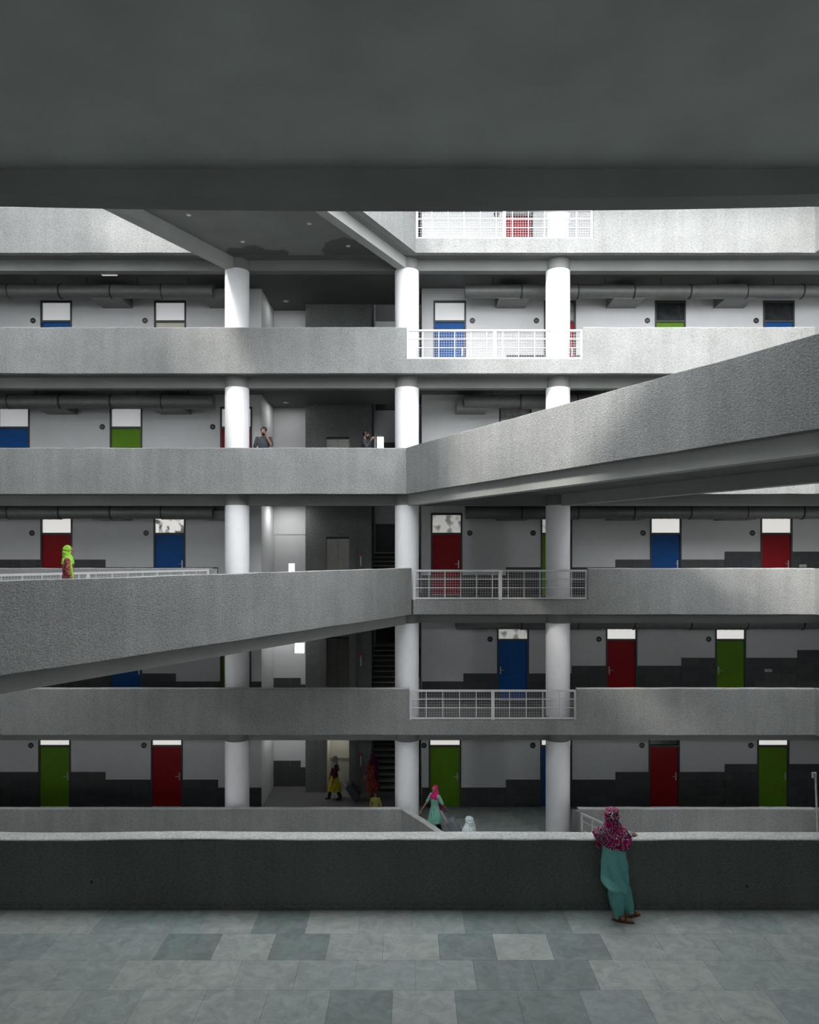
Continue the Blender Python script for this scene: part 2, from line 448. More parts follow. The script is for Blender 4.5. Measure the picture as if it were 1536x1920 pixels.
ORD = ['first', 'second', 'third', 'fourth', 'fifth', 'sixth']
door_no = 0
for n in range(1, 7):
    z = LV[n]
    for side in ('l', 'r'):
        x0, x1 = (XL, XW0) if side == 'l' else (XW1, XR + 3)
        dd = sorted([(wx(a), wx(b)) for a, b, *_ in DOORS[n] if x0 <= wx((a + b) / 2) <= x1])
        m = MB()
        cur = x0
        for a, b in dd:
            m.box(cur, a, DW, DW + 0.2, z, z + 3.18)
            m.box(a, b, DW, DW + 0.2, z + 2.77, z + 3.18)
            cur = b
        m.box(cur, x1, DW, DW + 0.2, z, z + 3.18)
        o = m.build('wall_gallery', M['white'])
        tag(o, 'white back wall of the %s, %s of the lift lobby' % (GAL[n], 'left' if side == 'l' else 'right'), 'wall', 'gallery back walls', 'structure')
        # wainscot tiles
        rng = random.Random(n * 10 + (side == 'r'))
        for a, b, h in STEP[('odd_' if n % 2 else 'even_') + side]:
            xa, xb = max(wx(a), x0), min(wx(b), x1)
            segs = [(xa, xb)]
            for d0, d1 in dd:
                ns = []
                for s0, s1 in segs:
                    if d1 <= s0 or d0 >= s1: ns.append((s0, s1)); continue
                    if s0 < d0: ns.append((s0, d0))
                    if d1 < s1: ns.append((d1, s1))
                segs = ns
            for s0, s1 in segs:
                if s1 - s0 < 0.02: continue
                bk = MB().box(s0, s1, DW - 0.006, DW, z, z + h).build('tile_bed', M['joint'], o)
                if n > 3: 
                    bk.data.materials[0] = M['tile']; bk.scale.y = 1.0
                    continue
                rows = int(math.ceil(h / 0.265 - 1e-6))
                for r in range(rows):
                    zt = z + h - r * 0.265; zb = max(z, zt - 0.265)
                    if zt - zb < 0.05: continue
                    if n == 3 and zt < z + 0.45 and not (s0 < 5.4 and side == 'r'): continue
                    xx = s0
                    first = 0.3 if r % 2 else 0.6
                    while xx < s1 - 0.03:
                        wd = min(first if xx == s0 else 0.6, s1 - xx)
                        tile_obj(wd - 0.006, zt - zb - 0.005, M['tile'] if rng.random() < 0.6 else M['tile_b'], o, xx + 0.003, DW - 0.004, zb)
                        xx += wd
    # doors
    row = sorted(DOORS[n])
    for i, (a, b, colr, pane) in enumerate(row):
        door_no += 1
        xa, xb = wx(a), wx(b); wd = xb - xa
        root = empty('door_%d' % door_no, ((xa + xb) / 2, DW, z))
        hw = wd / 2; fw = 0.055
        m = MB().box(-hw, -hw + fw, -0.02, 0.12, 0, 2.77).box(hw - fw, hw, -0.02, 0.12, 0, 2.77).box(-hw + fw, hw - fw, -0.02, 0.12, 2.70, 2.77).box(-hw + fw, hw - fw, -0.02, 0.12, 2.03, 2.10)
        m.build('door_frame', M['frame'], root)
        lf = MB().box(-hw + fw, hw - fw, 0.03, 0.075, 0.012, 2.03).build('leaf', M[colr], root)
        pn = MB().box(-hw + fw, hw - fw, 0.045, 0.057, 2.10, 2.70).build('transom_pane', M['pane_' + pane], root)
        hs = 1 if (n % 2 == 1 or a < 700) else -1
        hx = hs * (hw - fw - 0.07)
        MB().box(hx - 0.02, hx + 0.02, 0.018, 0.03, 0.90, 1.16).tube([(hx, 0.03, 1.04), (hx, -0.03, 1.04), (hx - hs * 0.12, -0.03, 1.04)], 0.011, 8).ball((hx, 0.015, 0.94), 0.018, 8, 6).build('door_handle', M['steel'], lf)
        MB().box(-hw + fw, hw - fw, 0.0, 0.10, 0.0, 0.012).build('threshold', M['plate'], root)
        cn = {'cream': 'pale cream'}.get(colr, colr)
        tag(root, '%s door on the %s, %s door from the left' % (cn, GAL[n], ORD[i]) if len(row) > 1 else 'red door behind the white railing of the top gallery', 'door', 'gallery doors', 'structure')

# round number signs
def sign(px, n, i, cnt):
    root = empty('number_sign', (wx(px), DW, LV[n] + 2.09))
    d = MB()
    d.loft([[(0.092 * math.cos(2 * math.pi * k / 24), y, 0.092 * math.sin(2 * math.pi * k / 24)) for k in range(24)] for y in (0.0, -0.014)][::1]).build('disc', M['black'], root)
    m = MB()
    for q in (-0.036, 0.0, 0.036):      # three worn, unreadable digits
        m.box(q - 0.012, q + 0.012, -0.017, -0.013, 0.020, 0.028).box(q - 0.012, q + 0.012, -0.017, -0.013, -0.028, -0.020).box(q - 0.012, q - 0.005, -0.017, -0.013, -0.02, 0.02)
    m.build('digits', M['signgrey'], root)
    tag(root, 'round black number sign on the wall of the %s, %s from left' % (GAL[n], ORD[i]) if cnt > 1 else 'round black number sign on the wall behind the top railing', 'sign', 'round door number signs')
for n, l in SIGNS.items():
    for i, px in enumerate(sorted(l)): sign(px, n, i, len(l))
for px, py, n in ((1505, 1061, 3), (1440, 1257, 2)):
    zz = EYE - (py - 1042) / 55.3
    o = MB().box(wx(px) - 0.12, wx(px) + 0.12, DW - 0.035, DW - 0.02, zz - 0.05, zz + 0.05).build('wall_plate', M['plate'])
    MB().box(wx(px) - 0.03, wx(px) + 0.03, DW - 0.042, DW - 0.035, zz - 0.025, zz + 0.025).build('switch', M['signgrey'], o)
    tag(o, 'small pale switch plate on the dark wainscot of the %s' % GAL[n], 'switch plate', 'switch plates')

# end walls closing the galleries
for n in range(1, 7):
    o = MB().box(XL - 0.2, XL, DP, DW + 0.2, LV[n], LV[n] + 3.18).build('wall_west', M['white'])
    tag(o, 'white end wall closing the left end of the %s' % GAL[n], 'wall', 'gallery end walls', 'structure')

# ------------------------------------------------------------------ lift lobby, lift core, stairs
for n in range(1, 7):
    z = LV[n]
    top = z + 3.18
    # west return wall and the wall of the recess
    o = MB().box(XW0 - 0.15, XW0, DW + 0.2, 27.8, z, top).build('wall_lobby', M['white'])
    tag(o, 'white side wall on the left of the lift lobby, %s' % GAL[n], 'wall', 'lobby side walls', 'structure')
    tl = {1: 0.95, 2: 0.41, 3: 0.0, 4: 0.0, 5: 0, 6: 0}[n]
    win = {2: (-4.28, -3.88, 1.30, 1.70), 3: (-4.50, -4.24, 0.50, 1.05)}.get(n)
    m = MB()
    if win:
        a, b, c, d = win
        m.box(XW0, a, 27.6, 27.8, z, top).box(b, -3.75, 27.6, 27.8, z, top).box(a, b, 27.6, 27.8, z, z + c).box(a, b, 27.6, 27.8, z + d, top)
    else:
        m.box(XW0, -3.75, 27.6, 27.8, z, top)
    o = m.build('wall_recess', M['white'])
    tag(o, 'white recess wall left of the lift core, %s' % GAL[n], 'wall', 'lobby recess walls', 'structure')
    if tl:
        rows = int(math.ceil(tl / 0.265))
        MB().box(XW0, -3.75, 27.594, 27.6, z, z + tl - 0.25).build('tile_bed', M['joint'], o)
        for r in range(rows):
            zt = z + tl - r * 0.265; zb = max(z, zt - 0.265)
            xe = -4.02 if r == 0 else -3.76
            xx = XW0
            while xx < xe - 0.05:
                wd = min(0.6, xe - xx)
                tile_obj(wd - 0.006, zt - zb - 0.005, M['tile_b'], o, xx + 0.003, 27.596, zb); xx += wd
    if win:
        a, b, c, d = win
        root = empty('window_%d' % n, ((a + b) / 2, 27.7, z + (c + d) / 2))
        hw, hh = (b - a) / 2, (d - c) / 2
        MB().box(-hw, -hw + .02, -.03, .03, -hh, hh).box(hw - .02, hw, -.03, .03, -hh, hh).box(-hw, hw, -.03, .03, hh - .02, hh).box(-hw, hw, -.03, .03, -hh, -hh + .02).build('window_frame', M['railwhite'], root)
        mb = MB()
        for q in (-0.33, 0.33): mb.box(hw * q - .006, hw * q + .006, -.01, .01, -hh, hh)
        for q in (-0.5, 0, 0.5): mb.box(-hw, hw, -.01, .01, hh * q - .006, hh * q + .006)
        mb.build('window_bars', M['railwhite'], root)
        tag(root, 'small bright window in the lobby recess of the %s' % GAL[n], 'window', 'lobby windows', 'structure')
    if n == 3:
        root = empty('door_%d' % (door_no + 1), (-4.40, 27.6, z))
        MB().box(-0.62, -0.57, -.02, 0, 0, 2.15).box(0.60, 0.65, -.02, 0, 0, 2.15).box(-0.57, 0.60, -.02, 0, 2.1, 2.15).build('door_frame', M['railwhite'], root)
        tag(root, 'white painted doorway surround in the lobby recess of the third gallery up', 'door', kind='structure')
    # lift core
    o = MB().box(-3.75, -3.00, 26.9, 28.9, z, top + 0.42).box(-2.17, -1.37, 26.9, 28.9, z, top + 0.42).box(-3.0, -2.17, 26.9, 28.9, z + 2.0, top + 0.42).box(-3.0, -2.17, 28.2, 28.9, z, z + 2.0).build('wall_lift_core', M['core'])
    tag(o, 'dark cement lift core facing the lobby of the %s' % GAL[n], 'wall', 'lift core walls', 'structure')
    root = empty('elevator', (-2.585, 26.9, z))
    m = MB().box(-0.66, -0.415, -0.03, 0.0, 0, 2.34).box(0.415, 0.66, -0.03, 0.0, 0, 2.34).box(-0.415, 0.415, -0.03, 0.0, 2.0, 2.34)
    m.build('portal', M['core'], root)
    if n == 1:
        MB().box(-0.415, -0.395, 0.1, 1.28, 0, 1.98).box(0.395, 0.415, 0.1, 1.28, 0, 1.98).box(-0.395, 0.395, 1.25, 1.29, 0, 1.98).box(-0.415, 0.415, 0.1, 1.29, 1.96, 2.0).build('car', M['liftinside'], root)
        MB().box(-0.395, 0.395, 1.20, 1.23, 0.86, 0.92).build('handrail', M['steel'], root)
        ld = bpy.data.lights.new('lift_lamp', 'AREA'); ld.energy = 3.5; ld.size = 0.5; ld.color = (1, 0.95, 0.85)
        lo = bpy.data.objects.new('lift_lamp', ld); COL.objects.link(lo); lo.parent = root; lo.location = (0, 0.7, 1.93)
        MB().box(-0.25, 0.25, 0.5, 0.95, 1.945, 1.96).build('lamp_panel', M['lamp'], root)
    else:
        MB().box(-0.415, -0.004, 0.07, 0.10, 0.0, 1.93).build('door_panel', M['liftsteel'], root)
        MB().box(0.004, 0.415, 0.07, 0.10, 0.0, 1.93).build('door_panel', M['liftsteel'], root)
        MB().box(-0.415, 0.415, 0.05, 0.10, 1.93, 2.0).build('door_header', M['riser'], root)
    bt = MB().box(0.80, 0.86, -0.012, 0.0, 0.95, 1.30).build('call_plate', M['plate'], root)
    MB().loft([[(0.83 + 0.045 * math.cos(2 * math.pi * k / 16), y, 1.36 + 0.045 * math.sin(2 * math.pi * k / 16)) for k in range(16)] for y in (0.0, -0.014)]).build('call_button', M['redbutton'], root)
    tag(root, 'lift %s in the dark core of the %s' % ('with its car open and lit' if n == 1 else 'with closed steel doors', GAL[n]), 'elevator', 'lifts')
    if n <= 5:  # lobby fill light; all but the uppermost downlight are added
        r_ = empty('downlight', (-4.40, 26.55, top))
        MB().loft([[(rad * math.cos(2 * math.pi * q / 20), rad * math.sin(2 * math.pi * q / 20), h_) for q in range(20)][::-1] for rad, h_ in ((0.11, 0), (0.105, -.02), (0.07, -.024))]).build('trim_ring', M['plate'], r_)
        MB().loft([[(rad * math.cos(2 * math.pi * q / 16), rad * math.sin(2 * math.pi * q / 16), h_) for q in range(16)][::-1] for rad, h_ in ((0.06, -.024), (0.055, -.03), (0.02, -.034))]).build('bulb', M['lamp'], r_)
        ld = bpy.data.lights.new('lobby_fill', 'AREA'); ld.energy = {1: 14, 2: 26, 3: 20, 4: 8, 5: 5}[n]; ld.size = 0.12; ld.shape = 'DISK'
        lo = bpy.data.objects.new('lobby_fill', ld); COL.objects.link(lo); lo.parent = r_; lo.location = (0, 0, -0.045)
        tag(r_, 'small round fill downlight in the lobby recess of the %s' % GAL[n], 'downlight', 'lobby fill downlights')
    # stairwell
    win = n == 4
    a, b, c, d = -1.33, -1.03, 1.90, 2.56
    m = MB()
    if win:
        m.box(-1.37, a, 30.2, 30.4, z - 0.42, top).box(b, XW1 + 0.2, 30.2, 30.4, z - 0.42, top).box(a, b, 30.2, 30.4, z - 0.42, z + c).box(a, b, 30.2, 30.4, z + d, top)
    else:
        m.box(-1.37, XW1 + 0.2, 30.2, 30.4, z - 0.42, top)
    m.box(XW1, XW1 + 0.2, DW + 0.2, 30.2, z - 0.42, top)
    m.box(-1.57, -1.37, 28.9, 30.4, z - 0.42, top)
    o = m.build('wall_stairwell', M['white'])
    tag(o, 'white stairwell walls behind the %s' % GAL[n], 'wall', 'stairwell walls', 'structure')
    h1 = {3: 2.60, 4: 2.30}.get(n, 2.45)
    mb = MB()
    if win:
        mb.box(-1.37, a, 30.18, 30.2, z, z + h1).box(b, XW1, 30.18, 30.2, z, z + h1).box(a, b, 30.18, 30.2, z, z + c)
    else:
        mb.box(-1.37, XW1, 30.18, 30.2, z, z + h1)
    mb.build('wainscot', M['tile_b'], o)
    if win:
        root = empty('window_%d' % n, ((a + b) / 2, 30.3, z + (c + d) / 2))
        hw, hh = (b - a) / 2, (d - c) / 2
        MB().box(-hw, -hw + .02, -.03, .03, -hh, hh).box(hw - .02, hw, -.03, .03, -hh, hh).box(-hw, hw, -.03, .03, hh - .02, hh).box(-hw, hw, -.03, .03, -hh, -hh + .02).build('window_frame', M['railwhite'], root)
        mb = MB()
        for q in (-0.33, 0.33): mb.box(hw * q - .006, hw * q + .006, -.01, .01, -hh, hh)
        for q in (-0.5, 0, 0.5): mb.box(-hw, hw, -.01, .01, hh * q - .006, hh * q + .006)
        mb.build('window_bars', M['railwhite'], root)
        tag(root, 'small bright barred window in the stairwell of the fourth gallery up', 'window', kind='structure')
    if n <= 5:
        root = empty('staircase', (-0.94, 26.95, z))
        for k in range(9):
            t = MB().box(-0.43, 0.43, 0.26 * k, 0.26 * k + 0.29, 0.16 * (k + 1) - 0.035, 0.16 * (k + 1)).build('tread', M['step'], root)
            MB().box(-0.43, 0.43, 0.26 * k + 0.03, 0.26 * k + 0.05, 0.16 * k, 0.16 * (k + 1) - 0.035).build('riser', M['riser'], t)
        MB().box(-0.43, 1.34, 2.36, 3.2, 1.30, 1.46).build('landing', M['step'], root)
        for k in range(13):
            MB().box(0.47, 1.34, 2.36 - 0.18 * (k + 1), 2.36 - 0.18 * k + 0.02, 1.46 + 0.165 * k, 1.46 + 0.165 * (k + 1)).build('return_step', M['step'], root)
        tag(root, 'grey stone stair flight rising behind the lift lobby of the %s' % GAL[n], 'staircase', 'stair flights')

# ------------------------------------------------------------------ air ducts with branches
def duct(x0, x1, n, branches, label, taper=None):
    z = LV[n] + 2.74
    D0 = 24.35; r = 0.215
    root = empty('air_duct', (0, D0, z))
    seg = 24
    def ring(x, rr, tilt=0.0):
        return [(x + tilt * math.sin(2 * math.pi * k / seg), rr * math.cos(2 * math.pi * k / seg), rr * math.sin(2 * math.pi * k / seg)) for k in range(seg)]
    # sections between joints, every third one a little lower and wider
    L_ = 1.75
    k = max(1, round((x1 - x0) / L_))
    for i in range(k):
        a = x0 + (x1 - x0) * i / k; b = x0 + (x1 - x0) * (i + 1) / k
        rings = []
        m_ = 14
        for q in range(m_ + 1):
            x = a + (b - a) * q / m_
            rings.append(ring(x, r + (0.006 if q % 2 else 0.0) + (0.02 if i % 3 == 1 else 0)))
        s = MB().loft([q[::-1] for q in rings]).build('duct_section', M['duct'], root); smooth_by_angle(s, 30)
        if i:
            c = MB().loft([q[::-1] for q in (ring(a - 0.02, r + 0.027), ring(a + 0.02, r + 0.027))]).build('joint_band', M['ductband'], root)
            smooth_by_angle(c, 30)
        xm = (a + b) / 2
        MB().tube([(xm, 0, r - 0.01), (xm, 0, 0.44)], 0.012, 6).build('hanger', M['ductband'], root)
    for bx in branches:
        MB().prism([(bx - 0.5, -0.02), (bx + 0.5, -0.02), (bx + 0.5, DW - D0), (bx - 0.5, DW - D0)], -0.235, 0.06).build('branch_box', M['duct'], root)
    tag(root, label, 'air duct', 'ceiling air ducts')
OB = [wx(957), wx(1164), wx(1366)]
for n in (2, 3, 4, 5):
    if n % 2:
        br, bl = OB, [wx(221), wx(422)]
    else:
        br, bl = [wx(881), wx(1085), wx(1290)], [wx(118), wx(331)]
    duct(wx(868) if n != 4 else wx(866), XR + 2.5, n, br, 'round ridged metal duct under the ceiling of the %s, right-hand run' % GAL[n])
    duct(XL + 0.3, wx(415), n, bl, 'round ridged metal duct under the ceiling of the %s, left-hand run' % GAL[n])

# ceiling lights on the galleries
def louvre_light(px, n):
    X = (px - 768) / 58.8
    root = empty('ceiling_light', (X, 23.78, LV[n] + 3.18))
    MB().box(-.24, .24, -.22, .22, -.03, 0).build('tray', M['soffit'], root)
    MB().box(-.24, -.215, -.22, .22, -.07, -.03).box(.215, .24, -.22, .22, -.07, -.03).box(-.215, .215, -.22, -.195, -.07, -.03).box(-.215, .215, .195, .22, -.07, -.03).build('rim', M['louvre'], root)
    for q in (-.11, 0, .11):
        MB().box(q - .008, q + .008, -.195, .195, -.066, -.03).build('louvre', M['louvre'], root)
        MB().box(-.215, .215, q - .008, q + .008, -.066, -.03).build('louvre', M['louvre'], root)
    tag(root, 'square louvred ceiling light over the left part of the %s' % GAL[n], 'ceiling light', 'louvred ceiling lights')
louvre_light(202, 5); louvre_light(235, 4)

# ------------------------------------------------------------------ railings
def railing(p0, p1, z, label, h=0.90, mid=True, group='white mesh railings'):
    p0 = Vector((*p0, z)); p1 = Vector((*p1, z))
    ln = (p1 - p0).length
    root = empty('railing', p0, math.atan2(p1.y - p0.y, p1.x - p0.x))
    W = M['railwhite']
    MB().box(0, ln, -.03, .03, h - .055, h).build('top_rail', W, root)
    MB().box(0, ln, -.025, .025, .02, .07).build('bottom_rail', W, root)
    posts = [0.03, ln - 0.03] + ([ln / 2] if mid else [])
    for x in posts:
        MB().box(x - (.035 if abs(x - ln / 2) > 1e-6 else .05), x + (.035 if abs(x - ln / 2) > 1e-6 else .05), -.028, .028, 0, h - .055).build('post', W, root)
    for q in (0.36, 0.62):
        MB().box(0, ln, -.012, .012, q - .013, q + .013).build('bar', W, root)
    k = int(ln / 0.505)
    for i in range(1, k + 1):
        x = ln * i / (k + 1)
        if mid and abs(x - ln / 2) < 0.1: continue
        MB().box(x - .012, x + .012, -.010, .010, .07, h - .055).build('baluster', W, root)
    m = MB()
    x = 0.07
    while x < ln:
        m.box(x - .0022, x + .0022, .012, .016, .07, h - .055); x += 0.075
    zz = .145
    while zz < h - .06:
        m.box(0, ln, .012, .016, zz - .0022, zz + .0022); zz += 0.075
    ms = m.build('wire_mesh', W, root); ms['kind'] = 'stuff'
    tag(root, label, 'railing', group)
    return root
for n in RAIL:
    x0, x1 = RAIL[n]
    railing((x0, DP + 0.10), (x1, DP + 0.10), LV[n], 'white steel railing with wire mesh on the %s' % GAL[n])

# ------------------------------------------------------------------ footbridges crossing the well
def bridge(n, s, xl, xr, cl, cr, label):
    z = LV[n]
    D1 = 7.2 if n in (3, 4) else 10.72      # the middle bridges run on into the near building
    root = empty('footbridge', ((xl + xr) / 2, DP, z))
    inv = Matrix.Translation((-root.location.x, -root.location.y, -root.location.z))
    def X(x0, D, base=DP): return x0 + s * SLOPE * (base - D)
    def add(m, name, mat):
        m.v = [(a - root.location.x, b - root.location.y, c - root.location.z) for a, b, c in m.v]
        return m.build(name, mat, root)
    tx = PT / 0.884
    vis, far = (xl, xr) if s > 0 else (xr, xl)
    sg = 1 if s > 0 else -1          # towards the inside of the deck
    # viewer-side parapet with a slightly uneven top
    rings = []
    k = 40
    for i in range(k + 1):
        D = DP + (D1 - DP) * i / k
        a = noise.noise((D * 1.2, n * 9.1, 2)) * 0.014
        b = noise.noise((D * 1.0, n * 2.1, 7)) * 0.012
        x0 = X(vis, D); x1 = x0 + sg * tx
        # the inner line starts at the inner face of the gallery parapet
        rings.append([(x0, D, z - 0.43 + b), (x1, D, z - 0.43 + b), (x1, D, z + 0.94 + a), (x0, D, z + 0.94 + a)])
    rings.insert(0, [(p[0] , DP + PT, p[2]) for p in rings[0]])
    rr = rings if s < 0 else [r[::-1] for r in rings]
    add(MB().loft(rr), 'parapet_wall', M['plaster'])
    cp = [[(q[3][0] + sg * 0.015, q[3][1], q[3][2] - 0.004), (q[2][0], q[2][1], q[2][2] - 0.004), (q[2][0], q[2][1], q[2][2] + 0.012), (q[3][0] + sg * 0.015, q[3][1], q[3][2] + 0.010)] for q in rings]
    add(MB().loft(cp if s < 0 else [q[::-1] for q in cp]), 'skylit_top', M['cap'])  # added strip, its pale tone painting skylight on the top
    # deck
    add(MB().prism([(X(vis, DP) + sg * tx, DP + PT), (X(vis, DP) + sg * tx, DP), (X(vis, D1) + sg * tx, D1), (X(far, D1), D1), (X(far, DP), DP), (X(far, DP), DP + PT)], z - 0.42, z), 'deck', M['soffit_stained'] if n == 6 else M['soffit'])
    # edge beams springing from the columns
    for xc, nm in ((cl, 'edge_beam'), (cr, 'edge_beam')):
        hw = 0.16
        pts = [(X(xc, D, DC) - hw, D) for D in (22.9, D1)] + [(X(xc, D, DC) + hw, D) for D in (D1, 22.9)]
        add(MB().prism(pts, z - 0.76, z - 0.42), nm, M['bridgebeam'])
    # far-side curb
    add(MB().prism([(X(far, DP) - sg * tx, DP), (X(far, D1) - sg * tx, D1), (X(far, D1), D1), (X(far, DP), DP)], z, z + 0.06), 'deck_curb', M['plaster'])
    if n in (3, 6):
        add(MB().box(X(far, DP), X(far, DP) + sg * -0.0001 + 0.0, DP, DP, z, z) if False else MB().prism([(X(far, DP), DP), (X(far, DP) - sg * 0.2, DP), (X(far, DP - .2) - sg * 0.2, DP - .2), (X(far, DP - .2), DP - .2)], z, z + 0.94), 'end_pier', M['plaster'])
    else:
        add(MB().prism([(X(far, DP), DP), (X(far, DP) - sg * 0.2, DP), (X(far, DP - .2) - sg * 0.2, DP - .2), (X(far, DP - .2), DP - .2)], z, z + 0.94), 'end_pier', M['plaster'])
    tag(root, label, 'footbridge', 'footbridges across the well', 'structure')
    # far-side railing
    Da = DP - 0.2
    off = -sg * 0.09
    a = (X(far, Da) + off, Da); b = (X(far, D1) + off, D1)
    half = ((a[0] + b[0]) / 2, (a[1] + b[1]) / 2)
    railing(a, half, z + 0.06, 'white mesh railing along the far side of the %s footbridge, outer half' % GAL[n].replace(' gallery', '-gallery').replace('up', '').strip(), h=0.86)
    half2 = (half[0] + (b[0] - a[0]) * 0.006, half[1] + (b[1] - a[1]) * 0.006)
    railing(half2, b, z + 0.06, 'white mesh railing along the far side of the %s footbridge, inner half' % GAL[n].replace(' gallery', '-gallery').replace('up', '').strip(), h=0.86)
    # downlights
    if n == 6:
        for px, py in ((455, 453), (580, 419), (653, 461), (354, 403)):
            s_ = (1042 - py) / (z - 0.42 - EYE)
            xx, dd_ = (px - 768) / s_, FPX / s_
            r_ = empty('downlight', (xx, dd_, z - 0.42))
            MB().loft([[(rad * math.cos(2 * math.pi * q / 20), rad * math.sin(2 * math.pi * q / 20), h_) for q in range(20)][::-1] for rad, h_ in ((0.07, 0), (0.066, -.012), (0.045, -.014))]).build('trim_ring', M['plate'], r_)
            MB().loft([[(rad * math.cos(2 * math.pi * q / 16), rad * math.sin(2 * math.pi * q / 16), h_) for q in range(16)][::-1] for rad, h_ in ((0.04, -.014), (0.036, -.022), (0.015, -.026))]).build('bulb', M['lamp'], r_)
            nm = {455: 'second from the left', 580: 'third from the left', 653: 'rightmost, beside its bright beam', 354: 'leftmost'}[px]
            tag(r_, 'round recessed downlight under the highest footbridge, %s' % nm, 'downlight', 'downlights under the highest footbridge')
    return root
bridge(1, 1, OPEN_R[1][0], OPEN_R[1][1], COLX[1], COLX[2], 'lowest grey cement footbridge, passing below the hall parapet')
bridge(3, -1, OPEN_L[3][0], OPEN_L[3][1], COLX[0], COLX[1], 'grey cement footbridge of the third gallery up, running off to the left')
bridge(4, 1, OPEN_R[4][0], OPEN_R[4][1], COLX[1], COLX[2], 'grey cement footbridge of the fourth gallery up, running off to the right')
bridge(6, -1, OPEN_L[6][0], OPEN_L[6][1], COLX[0], COLX[1], 'highest grey footbridge seen from below with stained soffit')

# slate tiles on the lowest gallery floor
fl1 = [o for o in bpy.data.objects if o.name.startswith('floor') and abs(o.get('label', '').find('lowest')) != 1 and 'lowest' in o.get('label', '')][0]
tm = {}
def floor_tile(x0, x1, y0, y1, z, mi, parent, th=0.012):
    key = (round(x1 - x0, 3), round(y1 - y0, 3), mi, th)
    if key not in tm:
        o = MB().box(0, x1 - x0, 0, y1 - y0, 0, th).build('floor_tile', SL[mi], parent); tm[key] = o.data
    else:
        o = bpy.data.objects.new('floor_tile', tm[key]); COL.objects.link(o); o.parent = parent
    o.location = (x0, y0, z)
    return o
rng = random.Random(3)
for r in range(5):
    ya = 22.52 + r * 0.56
    off = rng.random() * 0.7
    for c in range(14):
        xa = -1.3 + off * (1 if r % 2 else 0) + c * 0.7
        if 4.15 < xa + 0.35 < 5 and r < 2: pass
        floor_tile(xa, xa + 0.694, ya, ya + 0.554, 0.0, rng.choice((0, 2, 3, 4)), fl1)

# ------------------------------------------------------------------ the hall in front: floor, parapet, beam, ceiling
ZN = LV[2]
fl = MB().box(-14, 14, -9, DN + 0.3, ZN - 0.4, ZN - 0.012).build('floor', M['grout'])
tag(fl, 'slate tiled floor of the hall in front of the low parapet', 'floor', kind='structure')
OFFS = {0: 0.03, 1: 0.37, 2: 0.07, 3: 0.51, 4: 0.2, 5: 0.44, 6: 0.1, 7: 0.33}
DARK = {(1, -3.13), (1, -1.76), (1, 0.38), (1, 1.75), (2, 0.78), (2, 1.48), (3, -0.89), (3, 0.51), (3, 1.2), (0, -2.07), (0, 1.42), (0, 0.73)}
PALE = {(1, -2.44), (1, 1.04), (2, -2.73), (2, 2.17), (2, 2.87), (3, 2.59), (3, 3.3), (3, -3.0)}
rng = random.Random(11)
for r in range(6):
    y1 = 10.345 - 0.63 * r; y0 = y1 - 0.63
    if r == 0: y1 = DN - 0.005
    x = OFFS[r] - 7.7
    while x < 7.0:
        if any(rr == r and abs(dx - x) < 0.1 for rr, dx in DARK): mi = 1
        elif any(rr == r and abs(dx - x) < 0.1 for rr, dx in PALE): mi = 2
        else: mi = rng.choice((0, 0, 3, 3, 4, 4, 2))
        floor_tile(x + 0.0015, x + 0.6985, y0 + 0.0015, y1 - 0.0015, ZN - 0.012, mi, fl)
        x += 0.70
# hall parapet, uneven cap lightened as if skylit
rings = []
for i in range(121):
    x = -14 + 28 * i / 120
    a = noise.noise((x * 0.5, 3, 0)) * 0.02 + noise.noise((x * 3, 1, 0)) * 0.006
    b = noise.noise((x * 2.3, 8, 0)) * 0.008
    rings.append([(x, DN - 0.004, ZN + 0.962 + a + b), (x, DN + 0.284, ZN + 0.95), (x, DN + 0.284, ZN + 0.975 + a), (x, DN + 0.012, ZN + 0.985 + a), (x, DN - 0.004, ZN + 0.975 + a + b)])
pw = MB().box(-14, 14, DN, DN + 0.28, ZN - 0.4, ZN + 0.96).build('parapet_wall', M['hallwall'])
MB().loft([r[::-1] for r in rings]).build('skylit_cap', M['cap'], pw)
tag(pw, 'shade-darkened cement parapet along the hall floor, with a woman leaning on it', 'parapet', kind='structure')
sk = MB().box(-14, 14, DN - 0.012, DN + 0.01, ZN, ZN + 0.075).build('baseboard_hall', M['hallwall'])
tag(sk, 'low dark skirting at the foot of the hall parapet', 'skirting', kind='structure')
for px, py, wt in ((176, 1653, 'left'), (1403, 1661, 'right')):
    x = (px - 768) / 134.8; zz = EYE - (py - 1042) / 134.8
    r_ = empty('wall_socket', (x, DN, zz))
    MB().box(-.07, .07, -.012, 0, -.04, .04).build('face_plate', M['socket'], r_)
    MB().box(-.045, -.005, -.016, -.012, -.02, .02).build('socket_insert', M['black'], r_)
    MB().box(.015, .045, -.018, -.012, -.02, .02).build('switch', M['socket'], r_)
    tag(r_, 'dark socket plate low on the hall parapet, %s end' % wt, 'socket', 'sockets on the hall parapet')
# beam and ceiling over the hall
zc, zb = 13.78, 13.37
rings = []
for i in range(41):
    x = -14 + 28 * i / 40
    q = 0.075 * max(0.0, 1 - (x / 6.0) ** 2) - 0.0
    rings.append([(x, 10.145, zb + 0.075 - q), (x, 10.52, zb + 0.075 - q), (x, 10.52, zc + 0.6), (x, 10.145, zc + 0.6)])
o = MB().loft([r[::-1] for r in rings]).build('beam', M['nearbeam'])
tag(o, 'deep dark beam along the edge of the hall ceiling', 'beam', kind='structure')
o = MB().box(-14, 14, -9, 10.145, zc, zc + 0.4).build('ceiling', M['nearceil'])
tag(o, 'smooth grey ceiling high over the hall', 'ceiling', kind='structure')
